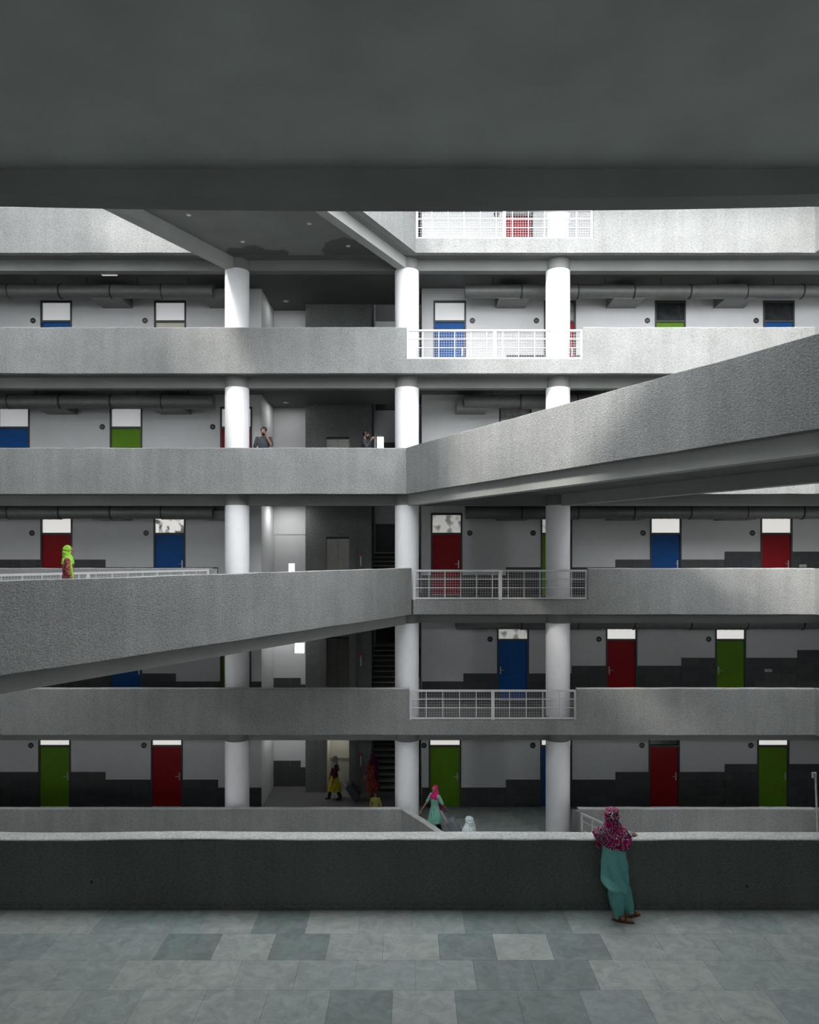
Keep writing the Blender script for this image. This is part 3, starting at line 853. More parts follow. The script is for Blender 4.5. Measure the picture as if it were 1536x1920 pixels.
# upper floors of the near building, out of view, that shade the well; whitened for bounce light
o = MB().box(-14, 14, 10.2, 10.5, 14.38, 15.34).build('parapet_wall', M['white'])
tag(o, 'bounce-white parapet above the hall beam', 'parapet', kind='structure')
o = MB().box(-14, -4, 4, 10.5, 17.58, 18.0).box(-14, -4, 10.3, 10.5, 17.4, 18.4).build('floor', M['white'])
tag(o, 'upper floor slab and parapet of the near building', 'floor', kind='structure')
o = MB().box(-14, -4, 3.8, 4.0, 14.18, 17.58).build('wall_upper', M['white'])
tag(o, 'white wall set back on the near upper floor', 'wall', kind='structure')
# unseen wing closing the west end of the well, whitened for bounce light
m = MB()
for n in range(1, 7):
    m.box(-13.2, -13.0, 10.5, DP - 0.3, LV[n] - 0.43, LV[n] + 0.94)
    m.box(-16, -13.2, 10.5, DP - 0.3, LV[n] - 0.42, LV[n])
m.box(-13.2, -13.0, 10.5, DP - 0.3, 21.1, 22.5).box(-16, -13.2, 10.5, DP - 0.3, 21.2, 21.6).box(-16.2, -16, 10.5, DW + 0.2, -3.6, 22.5)
o = m.build('wall_west_wing', M['white'])
tag(o, 'bounce-white galleries of the wing closing the left end of the well', 'wall', kind='structure')
# unseen wing closing the east end of the well, white to reflect light
m = MB()
for n in range(1, 7):
    m.box(XR, XR + PT, 10.5, DP - 2.5, LV[n] - 0.43, LV[n] + 0.94)
    m.box(XR + PT, XR + 3, 10.5, DP + PT, LV[n] - 0.42, LV[n])
m.box(XR + 3, XR + 3.2, 10.5, DW + 0.2, -0.4, 21.2).box(XR, XR + 3.2, 10.5, DP + 0.6, 21.18, 21.48)
o = m.build('wall_east_wing', M['white'])
tag(o, 'bounce-white galleries of the wing closing the right end of the well', 'wall', kind='structure')
for sx, nm in ((-1, 'left'), (1, 'right')):
    o = MB().box(sx * 14 - 0.1, sx * 14 + 0.1, -9, 10.5, -3.6, 18.0).build('wall_hall_' + nm, M['hallwall'])
    tag(o, 'dark side wall at the %s end of the hall' % nm, 'wall', kind='structure')
o = MB().box(-14, 14, 10.2, 10.38, -3.6, ZN - 0.4).build('wall_under_hall', M['white'])  # unseen; shuts out light from under the hall, white for bounce
tag(o, 'bounce-white wall below the hall floor', 'wall', kind='structure')
# rear wall of the hall, unseen slot added to let light in
m = MB().box(-14, 14, -9.2, -9, ZN - 0.4, 11.3).box(-14, 14, -9.2, -9, 12.6, zc + 0.4)
for i in range(8): m.box(-14 + 4 * i - 0.25, -14 + 4 * i + 0.25, -9.2, -9, 11.3, 12.6)
o = m.build('wall_hall_rear', M['hallwall'])
tag(o, 'dark rear wall of the hall with an added light slot', 'wall', kind='structure')

# thin pole fixed to the outside of the hall parapet
X0, D0 = (1524 - 768) / 130.0, FPX / 130.0
pr = empty('pole', (X0 + 0.05, D0 - 0.085, ZN + 0.3))
MB().tube([(0, 0, 0), (-0.055, 0, 1.52)], [0.011, 0.014], 10).build('shaft', M['pole'], pr)
MB().box(-0.10, -0.07, -0.02, 0.02, 1.44, 1.52).build('bracket', M['signgrey'], pr)
MB().box(-0.03, 0.03, -0.03, 0.02, 0.25, 0.29).build('clamp', M['signgrey'], pr)
tag(pr, 'thin pale pole standing up beyond the hall parapet', 'pole')

#PEOPLE#
# ------------------------------------------------------------------ people
def blob(mb, name, mat, parent, voxel=0.012, smooth=6, fold=None):
    """one continuous surface from overlapping limbs, smoothed, with optional cloth folds"""
    me = bpy.data.meshes.new('tmp'); me.from_pydata(mb.v, [], mb.f); me.update()
    bm = bmesh.new(); bm.from_mesh(me); bmesh.ops.recalc_face_normals(bm, faces=bm.faces); bm.to_mesh(me); bm.free()
    o = bpy.data.objects.new('tmp', me); COL.objects.link(o)
    r = o.modifiers.new('r', 'REMESH'); r.mode = 'VOXEL'; r.voxel_size = voxel
    sm = o.modifiers.new('s', 'SMOOTH'); sm.iterations = smooth; sm.factor = 0.5
    dg = bpy.context.evaluated_depsgraph_get(); dg.update()
    out = bpy.data.meshes.new_from_object(o.evaluated_get(dg))
    bpy.data.objects.remove(o); bpy.data.meshes.remove(me)
    if fold:
        ns = [v.normal.copy() for v in out.vertices]
        for v, nn in zip(out.vertices, ns): v.co += nn * fold(v.co)
        out.update()
    for p in out.polygons: p.use_smooth = True
    out.name = name; out.materials.clear(); out.materials.append(mat)
    ob = bpy.data.objects.new(name, out); COL.objects.link(ob); ob.parent = parent
    return ob

def V(*a): return Vector(a)
def hand(mb, w, d, n, side, curl=0.4, s=1.0):
    """palm, four unequal bent fingers and a thumb leaving the side of the palm"""
    d = d.normalized(); n = (n - d * n.dot(d)).normalized(); u = d.cross(n) * side
    for i, ln in enumerate((0.066, 0.076, 0.070, 0.054)):
        a = w + d * 0.015 * s + u * (i - 1.5) * 0.011 * s
        k = w + d * (0.082 - 0.004 * abs(i - 1.2)) * s + u * (i - 1.5) * 0.0205 * s
        mb.cap(a, 0.0145 * s, k, 0.0112 * s, 8)
        d1 = (d * math.cos(curl) + n * math.sin(curl)).normalized()
        d2 = (d * math.cos(curl * 2.1) + n * math.sin(curl * 2.1)).normalized()
        m = k + d1 * ln * 0.52 * s; e = m + d2 * ln * 0.48 * s
        mb.cap(k, 0.0105 * s, m, 0.0092 * s, 8); mb.cap(m, 0.0092 * s, e, 0.0075 * s, 8)
    a = w + d * 0.025 * s - u * 0.022 * s
    b = a + (d * 0.6 - u * 0.75 + n * 0.25).normalized() * 0.042 * s
    c = b + (d * 0.85 - u * 0.3 + n * 0.3).normalized() * 0.032 * s
    mb.cap(a, 0.0135 * s, b, 0.011 * s, 8); mb.cap(b, 0.011 * s, c, 0.0085 * s, 8)

def ell(cx, cy, z, rx, ry, seg=20):
    return [(cx + rx * math.cos(2 * math.pi * i / seg), cy + ry * math.sin(2 * math.pi * i / seg), z) for i in range(seg)]

def head(mb, c, h, look=0.0):
    k = h / 1.6
    R = Matrix.Rotation(look, 3, 'Z')
    def P(x, y, z): return c + R @ V(x * k, y * k, z * k)
    mb.ball(P(0, -0.005, 0.02), (0.075 * k, 0.088 * k, 0.095 * k), 18, 12)
    mb.ball(P(0, 0.025, -0.055), (0.052 * k, 0.058 * k, 0.062 * k), 16, 10)
    mb.cap(P(0, 0.085, 0.012), 0.009 * k, P(0, 0.104, -0.020), 0.013 * k, 8)
    for s in (-1, 1):
        mb.ball(P(s * 0.078, -0.002, -0.005), (0.012 * k, 0.020 * k, 0.030 * k), 8, 7)
        mb.ball(P(s * 0.030, 0.066, 0.026), (0.022 * k, 0.016 * k, 0.010 * k), 8, 6)
    return P

SKIN = plain('skin_brown', (0.30, 0.155, 0.095), 0.5)
SKIN_D = plain('skin_dark', (0.20, 0.10, 0.06), 0.5)
HAIR = plain('hair_black', (0.012, 0.010, 0.010), 0.45)
EYEM = plain('eye_dark', (0.02, 0.015, 0.012), 0.2)
LIPM = plain('lips', (0.28, 0.09, 0.075), 0.5)
def cloth(name, col, amt=0.12, scale=9): return plain(name, col, 0.85, spec=0.2, noise_amt=amt, scale=scale, bump=0.15, bscale=120)

def print_cloth(name, cols, scale, dist=2.0, bands=6.0):
    """printed cotton: winding bands of several colours"""
    m, t, b = new_mat(name); N = t.nodes.new; L = t.links.new
    b.inputs['Roughness'].default_value = 0.85; b.inputs['Specular IOR Level'].default_value = 0.2
    tc = N('ShaderNodeTexCoord')
    n = N('ShaderNodeTexNoise'); n.inputs['Scale'].default_value = scale; n.inputs['Detail'].default_value = 1.5; n.inputs['Distortion'].default_value = dist
    L(tc.outputs['Object'], n.inputs['Vector'])
    mu = N('ShaderNodeMath'); mu.operation = 'MULTIPLY'; mu.inputs[1].default_value = bands; L(n.outputs['Fac'], mu.inputs[0])
    fr = N('ShaderNodeMath'); fr.operation = 'FRACT'; L(mu.outputs[0], fr.inputs[0])
    r = N('ShaderNodeValToRGB'); r.color_ramp.interpolation = 'CONSTANT'
    e = r.color_ramp.elements
    e[0].position = 0; e[0].color = (*cols[0][1], 1); e[1].position = cols[1][0]; e[1].color = (*cols[1][1], 1)
    for p, c in cols[2:]:
        q = e.new(p); q.color = (*c, 1)
    L(fr.outputs[0], r.inputs['Fac']); L(r.outputs['Color'], b.inputs['Base Color'])
    return m

def person(label, loc, rz, h, top, bottom, scarf=None, skin=None, hair=False, beard=False, arms=None, hem=0.30, stride=0.10, shoes=None, tail=None, sleeve=True, look=0.0, flare=1.0, group=None, skirt=None):
    skin = skin or SKIN
    root = empty('person', loc, rz)
    k = h
    A = {-1: (V(-0.155, 0.02, 0.63) * k, V(-0.165, 0.07, 0.49) * k), 1: (V(0.155, 0.02, 0.63) * k, V(0.165, 0.07, 0.49) * k)}
    if arms: 
        for s in arms: A[s] = (arms[s][0] * k, arms[s][1] * k)
    sh = {s: V(s * 0.112, 0, 0.795) * k for s in (-1, 1)}
    hip = {s: V(s * 0.052, 0, 0.50) * k for s in (-1, 1)}
    ank = {s: V(s * 0.055, s * stride, 0.045) * k for s in (-1, 1)}
    kn = {s: (hip[s] + ank[s]) / 2 + V(0, 0.025, 0) * k for s in (-1, 1)}
    b = MB()
    hc = V(0, 0.012, 0.928) * k
    P = head(b, hc, h, look)
    b.cap(V(0, -0.005, 0.80) * k, 0.034 * k, V(0, 0.0, 0.88) * k, 0.031 * k)
    b.loft([ell(0, 0, z * k, rx * k, ry * k) for z, rx, ry in ((0.46, .085, .06), (0.50, .098, .068), (0.56, .090, .062), (0.62, .078, .055), (0.70, .094, .062), (0.77, .105, .058), (0.81, .082, .045), (0.835, .04, .035))])
    for s in (-1, 1):
        el, wr = A[s]
        b.cap(sh[s], 0.030 * k, el, 0.023 * k); b.cap(el, 0.023 * k, wr, 0.0155 * k)
        d = (wr - el).normalized()
        hand(b, wr, d, V(-s, 0.25, 0) if abs(d.x) < 0.8 else V(0, 0, -1), s, 0.45, h / 1.62)
        b.cap(hip[s], 0.050 * k, kn[s], 0.034 * k); b.cap(kn[s], 0.034 * k, ank[s], 0.021 * k)
        f = ank[s]
        b.cap(f + V(0, -0.012, -0.022) * k, 0.020 * k, f + V(0, 0.07, -0.028) * k, 0.016 * k)
    body = blob(b, 'body', skin, root, 0.009, 4)
    e = MB()
    for s in (-1, 1): e.ball(P(s * 0.030, 0.078, 0.010), (0.010 * h / 1.6, 0.006 * h / 1.6, 0.006 * h / 1.6), 8, 6)
    e.build('eyes', EYEM, root, True)
    MB().ball(P(0, 0.080, -0.058), (0.020 * h / 1.6, 0.008 * h / 1.6, 0.006 * h / 1.6), 8, 6).build('lips', LIPM, root, True)
    sd_ = loc[0] * 3.1
    def fold(co): return 0.010 * math.sin(co.x * 55 + 3 * noise.noise(co * 4 + V(sd_, 0, 0))) * max(0, min(1, (0.75 * k - co.z) / (0.3 * k))) + 0.006 * noise.noise(co * 14 + V(sd_, 1, 2))
    # trousers
    t = MB()
    for s in (-1, 1):
        t.cap(hip[s], 0.066 * k, kn[s], 0.050 * k); t.cap(kn[s], 0.050 * k, ank[s] + V(0, 0, 0.01) * k, 0.038 * k)
    t.loft([ell(0, 0, z * k, rx * k, ry * k) for z, rx, ry in ((0.46, .09, .07), (0.51, .108, .078), (0.57, .098, .07))])
    blob(t, 'trousers', bottom, root, 0.013, 4, fold)
    # tunic or shirt
    t = MB()
    rows = [(0.84, .045, .042), (0.815, .098, .056), (0.77, .122, .070), (0.70, .112, .075), (0.62, .098, .068), (0.56, .106, .076), (0.50, .118, .084)]
    z = 0.50
    while z > hem + 1e-6:
        z = max(hem, z - 0.06)
        q = (0.50 - z)
        rows.append((z, .118 + q * 0.16 * flare, .084 + q * 0.20 * flare + abs(stride) * q * 0.6))
    t.loft([ell(0, 0, a * k, bb * k, c * k, 28) for a, bb, c in rows][::-1])
    for s in (-1, 1):
        el, wr = A[s]
        t.cap(sh[s], 0.042 * k, sh[s].lerp(el, 0.9), 0.034 * k)
        if sleeve: t.cap(el, 0.034 * k, el.lerp(wr, 0.75), 0.027 * k)
    blob(t, 'tunic' if hem < 0.42 else 'shirt', top, root, 0.012, 4, fold)
    if skirt:
        t = MB().loft([ell(0, 0, a * k, bb * k, c * k, 28) for a, bb, c in ((0.20, .150, .165), (0.28, .142, .148), (0.36, .134, .125), (0.44, .128, .105), (0.50, .122, .09), (0.56, .100, .076))])
        blob(t, 'skirt', skirt, root, 0.012, 4, fold)
    # shoes
    t = MB()
    for s in (-1, 1):
        f = ank[s]
        t.cap(f + V(0, -0.014, -0.030) * k, 0.024 * k, f + V(0, 0.078, -0.034) * k, 0.019 * k)
    zmin = min(v[2] for v in t.v)
    t.v = [(x, y, z_ - zmin) for x, y, z_ in t.v]
    t.build('shoes', shoes or HAIR, root, True)
    R = Matrix.Rotation(look, 3, 'Z'); kk = h / 1.6
    if scarf:
        t = MB()
        t.ball(hc + R @ V(0, -0.030, 0.028) * kk, (0.094 * kk, 0.100 * kk, 0.108 * kk), 18, 12)
        t.loft([ell(0, y * kk + hc.y * 0.5, z_ * k, rx * k, ry * k, 24) for z_, rx, ry, y in ((0.745, .138, .085, -.012), (0.785, .130, .080, -.012), (0.82, .100, .070, -.012), (0.850, .076, .062, -.018), (0.88, .064, .060, -.028), (0.92, .060, .062, -.030))])
        if tail:
            p = [q * k for q in tail]
            for a, c in zip(p[:-1], p[1:]):
                for dx in (-0.03, -0.01, 0.01, 0.03): t.cap(a + V(dx, 0, 0) * k, 0.020 * k, c + V(dx * 1.1, 0, 0) * k, 0.018 * k, 8)
        blob(t, 'headscarf', scarf, root, 0.011, 4, lambda co: 0.008 * noise.noise(co * 18 + V(sd_, 0, 0)) + 0.004 * math.sin(co.z * 90 + co.x * 40))
    if hair:
        t = MB(); t.ball(hc + R @ V(0, -0.022, 0.045) * kk, (0.096 * kk, 0.104 * kk, 0.092 * kk), 18, 12)
        blob(t, 'hair', HAIR, root, 0.010, 3, lambda co: 0.004 * noise.noise(co * 40))
    if beard:
        t = MB(); t.ball(hc + R @ V(0, 0.036, -0.082) * kk, (0.062 * kk, 0.068 * kk, 0.050 * kk), 14, 10)
        for s in (-1, 1): t.cap(hc + R @ V(s * 0.064, 0.012, -0.01) * kk, 0.012 * kk, hc + R @ V(s * 0.045, 0.035, -0.07) * kk, 0.02 * kk, 8)
        blob(t, 'beard', HAIR, root, 0.009, 2, lambda co: 0.003 * noise.noise(co * 60))
    tag(root, label, 'person', group)
    return root

# the woman leaning on the hall parapet (seen from behind, turned to the east)
TEAL = cloth('teal_cotton', (0.15, 0.40, 0.375), 0.10, 7)
SCARF = print_cloth('magenta_print', [(0, (0.30, 0.006, 0.12)), (0.34, (0.62, 0.55, 0.58)), (0.41, (0.012, 0.010, 0.018)), (0.62, (0.55, 0.48, 0.52)), (0.68, (0.22, 0.004, 0.035))], 3.7, 1.3, 6.0)
TEAL2 = cloth('teal_trouser_cotton', (0.12, 0.34, 0.32), 0.12, 8)
SANDAL = plain('sandal_brown', (0.10, 0.035, 0.025), 0.5)
GOLD = plain('gold_trim', (0.35, 0.22, 0.03), 0.5)
wr0 = empty('person', (2.78, 10.05, ZN))
b = MB()
hc = V(-0.015, 0.17, 1.355)
HP = head(b, hc, 1.55, -0.5)
b.cap(V(0.0, 0.13, 1.18), 0.055, V(-0.01, 0.16, 1.29), 0.05)
b.loft([ell(cx, cy, z, rx, ry) for cx, cy, z, rx, ry in ((0.01, 0.09, 0.72, .14, .11), (0.01, 0.10, 0.80, .15, .12), (0.005, 0.11, 0.90, .13, .10), (0.0, 0.125, 1.0, .135, .10), (0.0, 0.135, 1.10, .16, .095), (0.0, 0.14, 1.17, .12, .075), (0.0, 0.14, 1.22, .06, .055))])
b.cap(V(0.155, 0.14, 1.13), 0.046, V(0.235, 0.26, 0.985), 0.037); b.cap(V(0.235, 0.26, 1.015), 0.036, V(0.305, 0.455, 1.025), 0.024)
hand(b, V(0.305, 0.455, 1.025), V(0.85, 0.35, -0.12), V(0, 0, -1), 1, 0.28, 0.95)
b.cap(V(-0.155, 0.14, 1.13), 0.046, V(-0.17, 0.33, 1.03), 0.037); b.cap(V(-0.17, 0.33, 1.03), 0.036, V(-0.02, 0.46, 1.03), 0.024)
hand(b, V(-0.02, 0.46, 1.03), V(1, 0.2, -0.1), V(0, 0, -1), -1, 0.3, 0.95)
LEG = [((-0.06, 0.08, 0.72), (-0.01, 0.06, 0.40), (0.015, 0.02, 0.075)), ((0.08, 0.11, 0.72), (0.13, 0.12, 0.40), (0.205, 0.12, 0.075))]
TOE = [V(0.215, -0.055, 0.03), V(0.365, 0.175, 0.03)]
for (a, c, d), tq in zip(LEG, TOE):
    b.cap(a, 0.085, c, 0.055); b.cap(c, 0.055, d, 0.036)
    d = V(*d)
    hd = (tq - d); hd.z = 0; hd.normalize()
    b.cap(V(d.x, d.y, 0.045) - hd * 0.035, 0.032, tq.lerp(d, 0.2) + V(0, 0, -0.005), 0.024)
    side = V(-hd.y, hd.x, 0)
    for i, q in enumerate((-0.026, -0.012, 0.002, 0.014, 0.025)):
        b.cap(tq.lerp(d, 0.2) + side * q * 0.8 + V(0, 0, -0.01), 0.010, tq + side * q - hd * (0.004 + 0.006 * abs(i - 1)), 0.008 if i else 0.011, 8)
blob(b, 'body', SKIN, wr0, 0.006, 3)
e = MB()
for s in (-1, 1): e.ball(HP(s * 0.030, 0.078, 0.010), (0.010, 0.006, 0.006), 8, 6)
e.build('eyes', EYEM, wr0, True)
MB().ball(HP(0, 0.080, -0.058), (0.020, 0.008, 0.006), 8, 6).build('lips', LIPM, wr0, True)
# loose gathered trousers
t = MB()
t.loft([ell(cx, cy, z, rx, ry, 24) for cx, cy, z, rx, ry in ((0.02, 0.035, 0.05, .060, .052), (0.03, 0.045, 0.10, .075, .066), (0.03, 0.055, 0.18, .088, .078), (0.02, 0.06, 0.28, .088, .085), (0.01, 0.07, 0.40, .098, .098), (-0.01, 0.08, 0.55, .11, .105), (-0.01, 0.08, 0.75, .12, .11))])
t.loft([ell(cx, cy, z, rx, ry, 24) for cx, cy, z, rx, ry in ((0.205, 0.12, 0.06, .052, .052), (0.195, 0.12, 0.12, .068, .062), (0.180, 0.12, 0.18, .076, .070), (0.155, 0.12, 0.27, .088, .085), (0.125, 0.12, 0.40, .10, .10), (0.09, 0.11, 0.55, .105, .105), (0.06, 0.1, 0.75, .12, .11))])
def f1(co):
    q = noise.noise(co * 2.2)
    return 0.018 * math.sin(co.x * 48 + co.z * 16 + 5 * q) + 0.008 * math.sin(co.z * 38 - co.x * 20 + 6 * q) * max(0, 1 - co.z / 0.45)
blob(t, 'trousers', TEAL2, wr0, 0.009, 4, f1)
# long tunic with a slit, hem dropping towards the east, and a straight front panel
t = MB()
def hemrow(z, cx, cy, rx, ry, tilt=0.0):
    return [(x, y, zz - tilt * (x - cx) / rx * 0.5 + tilt * 0.25) for x, y, zz in ell(cx, cy, z, rx, ry, 28)]
t.loft([hemrow(0.40, -0.010, 0.045, .162, .165, 0.12), hemrow(0.47, -0.010, 0.060, .160, .152, 0.09), hemrow(0.56, -0.005, 0.085, .158, .135, 0.03), hemrow(0.66, 0.0, 0.09, .168, .137), hemrow(0.76, 0.005, 0.095, .172, .138), hemrow(0.86, 0.005, 0.105, .165, .13), hemrow(0.95, 0.0, 0.115, .152, .115), hemrow(1.05, 0.0, 0.13, .16, .11), hemrow(1.14, 0.0, 0.14, .165, .10), hemrow(1.21, 0.0, 0.14, .09, .07)])
t.cap(V(0.155, 0.14, 1.13), 0.062, V(0.235, 0.26, 0.99), 0.052); t.cap(V(0.235, 0.26, 1.015), 0.050, V(0.285, 0.40, 1.035), 0.040)
t.cap(V(-0.155, 0.14, 1.13), 0.062, V(-0.17, 0.33, 1.035), 0.052); t.cap(V(-0.17, 0.33, 1.035), 0.050, V(-0.05, 0.44, 1.04), 0.040)
def f2(co):
    q = noise.noise(co * 2.0 + V(4, 1, 0))
    d = max(0.0, min(1.0, (0.95 - co.z) / 0.4))
    return (0.020 * math.sin(co.x * 38 + co.z * 9 + 6 * q) + 0.012 * noise.noise(co * 9)) * d
blob(t, 'tunic', TEAL, wr0, 0.009, 4, f2)
t = MB().loft([[(0.115, 0.0, 0.37), (0.205, 0.06, 0.36), (0.20, 0.10, 0.36), (0.11, 0.04, 0.37)], [(0.11, -0.01, 0.55), (0.20, 0.05, 0.55), (0.195, 0.09, 0.55), (0.105, 0.03, 0.55)], [(0.10, 0.0, 0.72), (0.185, 0.05, 0.72), (0.18, 0.09, 0.72), (0.095, 0.04, 0.72)], [(0.09, 0.01, 0.86), (0.165, 0.05, 0.86), (0.16, 0.09, 0.86), (0.085, 0.05, 0.86)]])
pnl = blob(t, 'tunic_panel', TEAL, wr0, 0.008, 3, lambda co: 0.006 * math.sin(co.x * 60 + co.z * 9))
MB().prism([(0.155, 0.022), (0.207, 0.056), (0.203, 0.064), (0.151, 0.030)], 0.362, 0.40).build('hem_patch', GOLD, pnl)
# printed shawl over head, shoulders and back
t = MB()
t.ball(hc + V(0.0, -0.018, 0.025), (0.098, 0.112, 0.108), 20, 14)
t.loft([ell(cx, cy, z, rx, ry, 28) for cx, cy, z, rx, ry in ((0.03, 0.085, 0.925, .11, .07), (0.035, 0.09, 0.96, .165, .105), (0.03, 0.095, 1.01, .190, .125), (0.02, 0.105, 1.07, .192, .128), (0.005, 0.115, 1.13, .188, .118), (-0.005, 0.12, 1.18, .175, .105), (-0.01, 0.13, 1.23, .140, .095), (-0.012, 0.14, 1.28, .108, .09), (-0.014, 0.15, 1.33, .098, .095))])
t.cap(V(0.15, 0.12, 1.12), 0.075, V(0.215, 0.20, 0.985), 0.058)
t.cap(V(-0.13, 0.13, 1.14), 0.09, V(-0.175, 0.26, 1.07), 0.075)
for dx, zz in ((-0.215, 0.93), (-0.195, 0.90), (-0.175, 0.96)):
    t.cap(V(-0.15, 0.15, 1.19), 0.032, V(dx, 0.17, 1.06), 0.028, 8); t.cap(V(dx, 0.17, 1.06), 0.026, V(dx + 0.004, 0.16, zz), 0.012, 8)
def f3(co):
    r = math.hypot(co.x + 0.02, (co.z - 1.20))
    return 0.012 * math.sin(r * 85 + 4 * noise.noise(co * 5)) + 0.007 * noise.noise(co * 22)
blob(t, 'shawl', SCARF, wr0, 0.008, 4, f3)
t = MB()
for (a, c, d), tq in zip(LEG, TOE):
    d = V(*d); hd = (tq - d); hd.z = 0; ln = hd.length; hd.normalize(); side = V(-hd.y, hd.x, 0)
    o0 = V(d.x, d.y, 0) - hd * 0.065; o1 = V(tq.x, tq.y, 0) + hd * 0.018
    ring = []
    for q in range(16):
        a_ = 2 * math.pi * q / 16
        u_ = 0.5 + 0.5 * math.cos(a_); wdt = 0.034 + 0.012 * u_
        p = o0.lerp(o1, u_) + side * math.sin(a_) * wdt
        ring.append((p.x, p.y))
    t.prism(ring, 0.0, 0.016)
    for u_ in (0.62, 0.36):
        m0 = o0.lerp(o1, u_)
        t.tube([m0 + side * 0.044 + V(0, 0, 0.01), m0 + side * 0.03 + V(0, 0, 0.052), m0 + V(0, 0, 0.062), m0 - side * 0.03 + V(0, 0, 0.052), m0 - side * 0.044 + V(0, 0, 0.01)], 0.011, 8)
t.build('sandals', SANDAL, wr0, True)
tag(wr0, 'woman in magenta printed shawl and teal suit leaning on the hall parapet', 'person')

# the other people
GREEN = cloth('green_scarf', (0.30, 0.62, 0.06))
FLOR = print_cloth('maroon_print', [(0, (0.20, 0.02, 0.04)), (0.4, (0.34, 0.12, 0.14)), (0.7, (0.42, 0.20, 0.05)), (0.85, (0.10, 0.01, 0.02))], 7, 1.0, 5)
MINT = cloth('mint_cotton', (0.22, 0.52, 0.40)); PINK = cloth('pink_scarf', (0.62, 0.02, 0.17)); CHAR = cloth('charcoal_cloth', (0.03, 0.03, 0.035))
PALE = cloth('pale_veil', (0.62, 0.70, 0.72)); GREYS = cloth('grey_scarf', (0.22, 0.22, 0.22)); YELL = cloth('yellow_skirt', (0.42, 0.34, 0.03)); PLUM = cloth('dark_plum', (0.05, 0.012, 0.015))
RED = print_cloth('red_print', [(0, (0.22, 0.01, 0.012)), (0.45, (0.30, 0.09, 0.02)), (0.6, (0.16, 0.12, 0.10)), (0.8, (0.20, 0.01, 0.02))], 8, 1.0, 5); VIOL = cloth('violet_scarf', (0.06, 0.008, 0.05)); OLIVE = cloth('olive_shirt', (0.25, 0.23, 0.06))
SHIRT = cloth('slate_shirt', (0.045, 0.05, 0.06)); JEAN = cloth('jeans', (0.03, 0.04, 0.07))
def yaw(fx, fy): return math.atan2(-fx, fy)
person('woman in bright green headscarf and maroon print walking on the third-gallery footbridge', (-7.32, 16.0, LV[3]), yaw(0.9, 0.3), 1.53, FLOR, FLOR, GREEN, stride=0.11, hem=0.28, tail=[V(0.07, 0.03, 0.80), V(0.085, 0.06, 0.62), V(0.09, 0.06, 0.45)])
person('bearded man in dark shirt with a hand at his cheek, facing the well', (-4.52, 23.15, LV[4]), yaw(0.05, -1), 1.70, SHIRT, JEAN, None, hair=True, beard=True, hem=0.46, stride=0.0, sleeve=False,
       arms={-1: (V(-0.15, 0.05, 0.66), V(-0.052, 0.115, 0.845)), 1: (V(0.165, 0.0, 0.63), V(0.17, 0.06, 0.50))})
person('bearded man in profile with a hand at his mouth, beside the lift core', (-1.40, 23.7, LV[4]), yaw(1, -0.15), 1.68, SHIRT, JEAN, None, hair=True, beard=True, hem=0.46, stride=0.0,
       arms={1: (V(0.15, 0.05, 0.66), V(0.045, 0.13, 0.835)), -1: (V(-0.16, 0.0, 0.63), V(-0.16, 0.06, 0.50))})
person('woman in pink headscarf and mint tunic pulling a grey suitcase', (0.78, 22.75, 0.012), yaw(-0.75, -0.65), 1.50, MINT, CHAR, PINK, stride=0.10, hem=0.27, sleeve=False,
       arms={-1: (V(-0.19, -0.03, 0.66), V(-0.20, -0.20, 0.47)), 1: (V(0.18, 0.06, 0.64), V(0.22, 0.17, 0.49))}, tail=[V(-0.06, -0.05, 0.80), V(-0.07, -0.09, 0.62), V(-0.06, -0.09, 0.47)])
vf = person('figure wrapped in a pale bluish veil on the lowest footbridge', (1.60, 20.1, 0.0), yaw(-0.8, 0.5), 1.50, PALE, PALE, PALE, stride=0.08, hem=0.20, tail=[V(-0.05, -0.07, 0.80), V(-0.05, -0.10, 0.6), V(-0.05, -0.1, 0.42)])
vf.scale = (1.3, 1.3, 1.0)
person('woman in grey headscarf and yellow skirt walking in front of the open lift', (-2.62, 26.15, 0.0), yaw(-0.9, -0.3), 1.50, PLUM, CHAR, GREYS, stride=0.12, hem=0.47, skirt=YELL, tail=[V(0.0, -0.07, 0.80), V(0.0, -0.1, 0.66)])
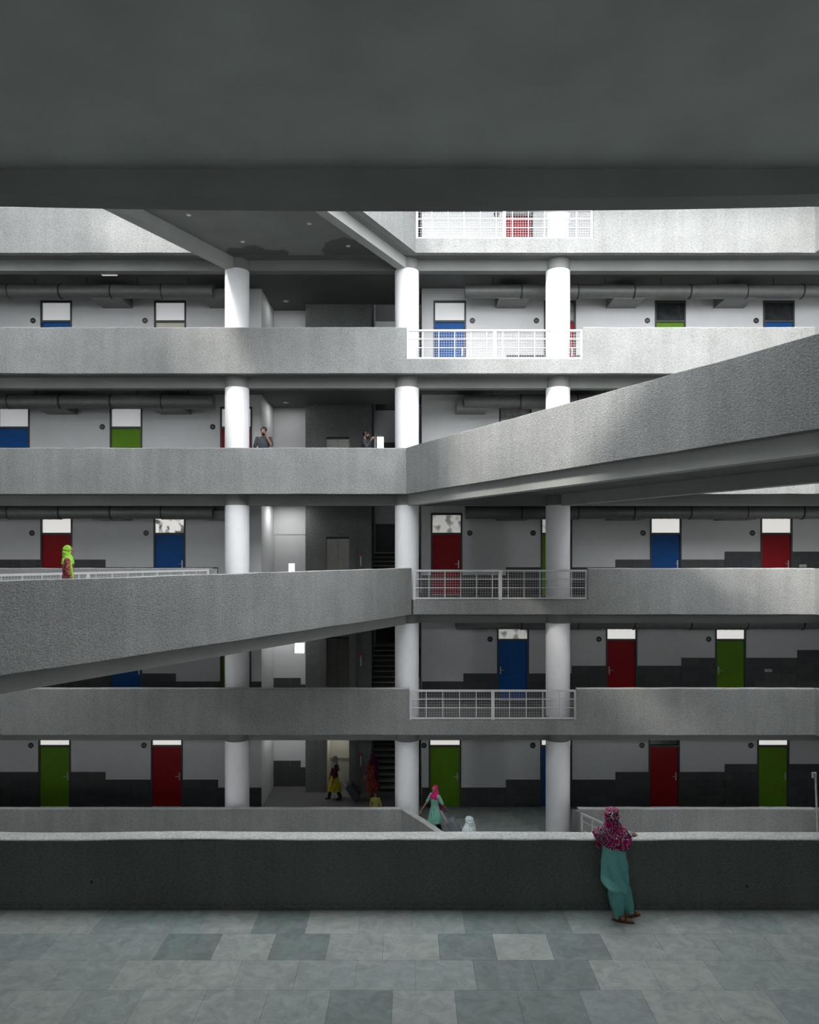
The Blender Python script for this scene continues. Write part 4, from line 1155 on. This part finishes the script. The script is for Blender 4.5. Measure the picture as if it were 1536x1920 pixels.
person('woman in red print dress and violet scarf beside the stairs', (-1.30, 26.35, 0.0), yaw(-0.6, 0.7), 1.55, RED, RED, VIOL, stride=0.04, hem=0.16, tail=[V(0.04, -0.07, 0.80), V(0.04, -0.10, 0.6), V(0.04, -0.09, 0.36)])
person('small child in an olive shirt standing behind the lowest parapet', (-1.08, 23.6, 0.0), yaw(0.1, -1), 1.06, OLIVE, CHAR, None, hair=True, hem=0.42, stride=0.0)

# wheeled suitcases
def suitcase(loc, rz, tilt, col, label):
    root = empty('suitcase', loc, rz)
    mt = cloth('suitcase_' + col[0], col[1], 0.08)
    Rm = Matrix.Rotation(tilt, 4, 'X')
    def rot(mb): mb.v = [tuple(Rm @ V(*p)) for p in mb.v]; return mb
    m = MB()
    def rr(z, w_, d_): return [(x, y, z) for x, y in [(-w_, -d_ * .8), (-w_ * .9, -d_), (w_ * .9, -d_), (w_, -d_ * .8), (w_, d_ * .8), (w_ * .9, d_), (-w_ * .9, d_), (-w_, d_ * .8)]]
    m.loft([rr(0.05, .18, .10), rr(0.07, .20, .12), rr(0.58, .20, .12), rr(0.60, .18, .10)])
    rot(m).build('case', mt, root)
    rot(MB().box(-.17, .17, -.135, -.12, .10, .36)).build('front_pocket', mt, root)
    rot(MB().tube([(-.09, .09, .58), (-.09, .09, .92), (-.05, .09, .96), (.05, .09, .96), (.09, .09, .92), (.09, .09, .58)], 0.012, 8)).build('pull_handle', M['railwhite'], root)
    for sx in (-1, 1):
        w_ = MB().loft([[(sx * x, .09 + .035 * math.cos(2 * math.pi * q / 14), .035 + .035 * math.sin(2 * math.pi * q / 14)) for q in range(14)] for x in (.13, .16)])
        rot(w_).build('wheel', M['black'], root)
    zmin = min((Rm @ V(*p)).z for ch in root.children for p in [v.co for v in ch.data.vertices][:0]) if False else 0
    tag(root, label, 'suitcase', 'wheeled suitcases')
    return root
suitcase((1.52, 22.50, 0.035), yaw(-1, 0.1), -0.55, ('grey', (0.22, 0.25, 0.27)), 'grey suitcase trailed by the woman in the pink headscarf')
suitcase((-1.78, 26.05, 0.035), yaw(-1, 0.1), -0.60, ('dark', (0.07, 0.08, 0.10)), 'dark suitcase standing tilted in front of the lift core')
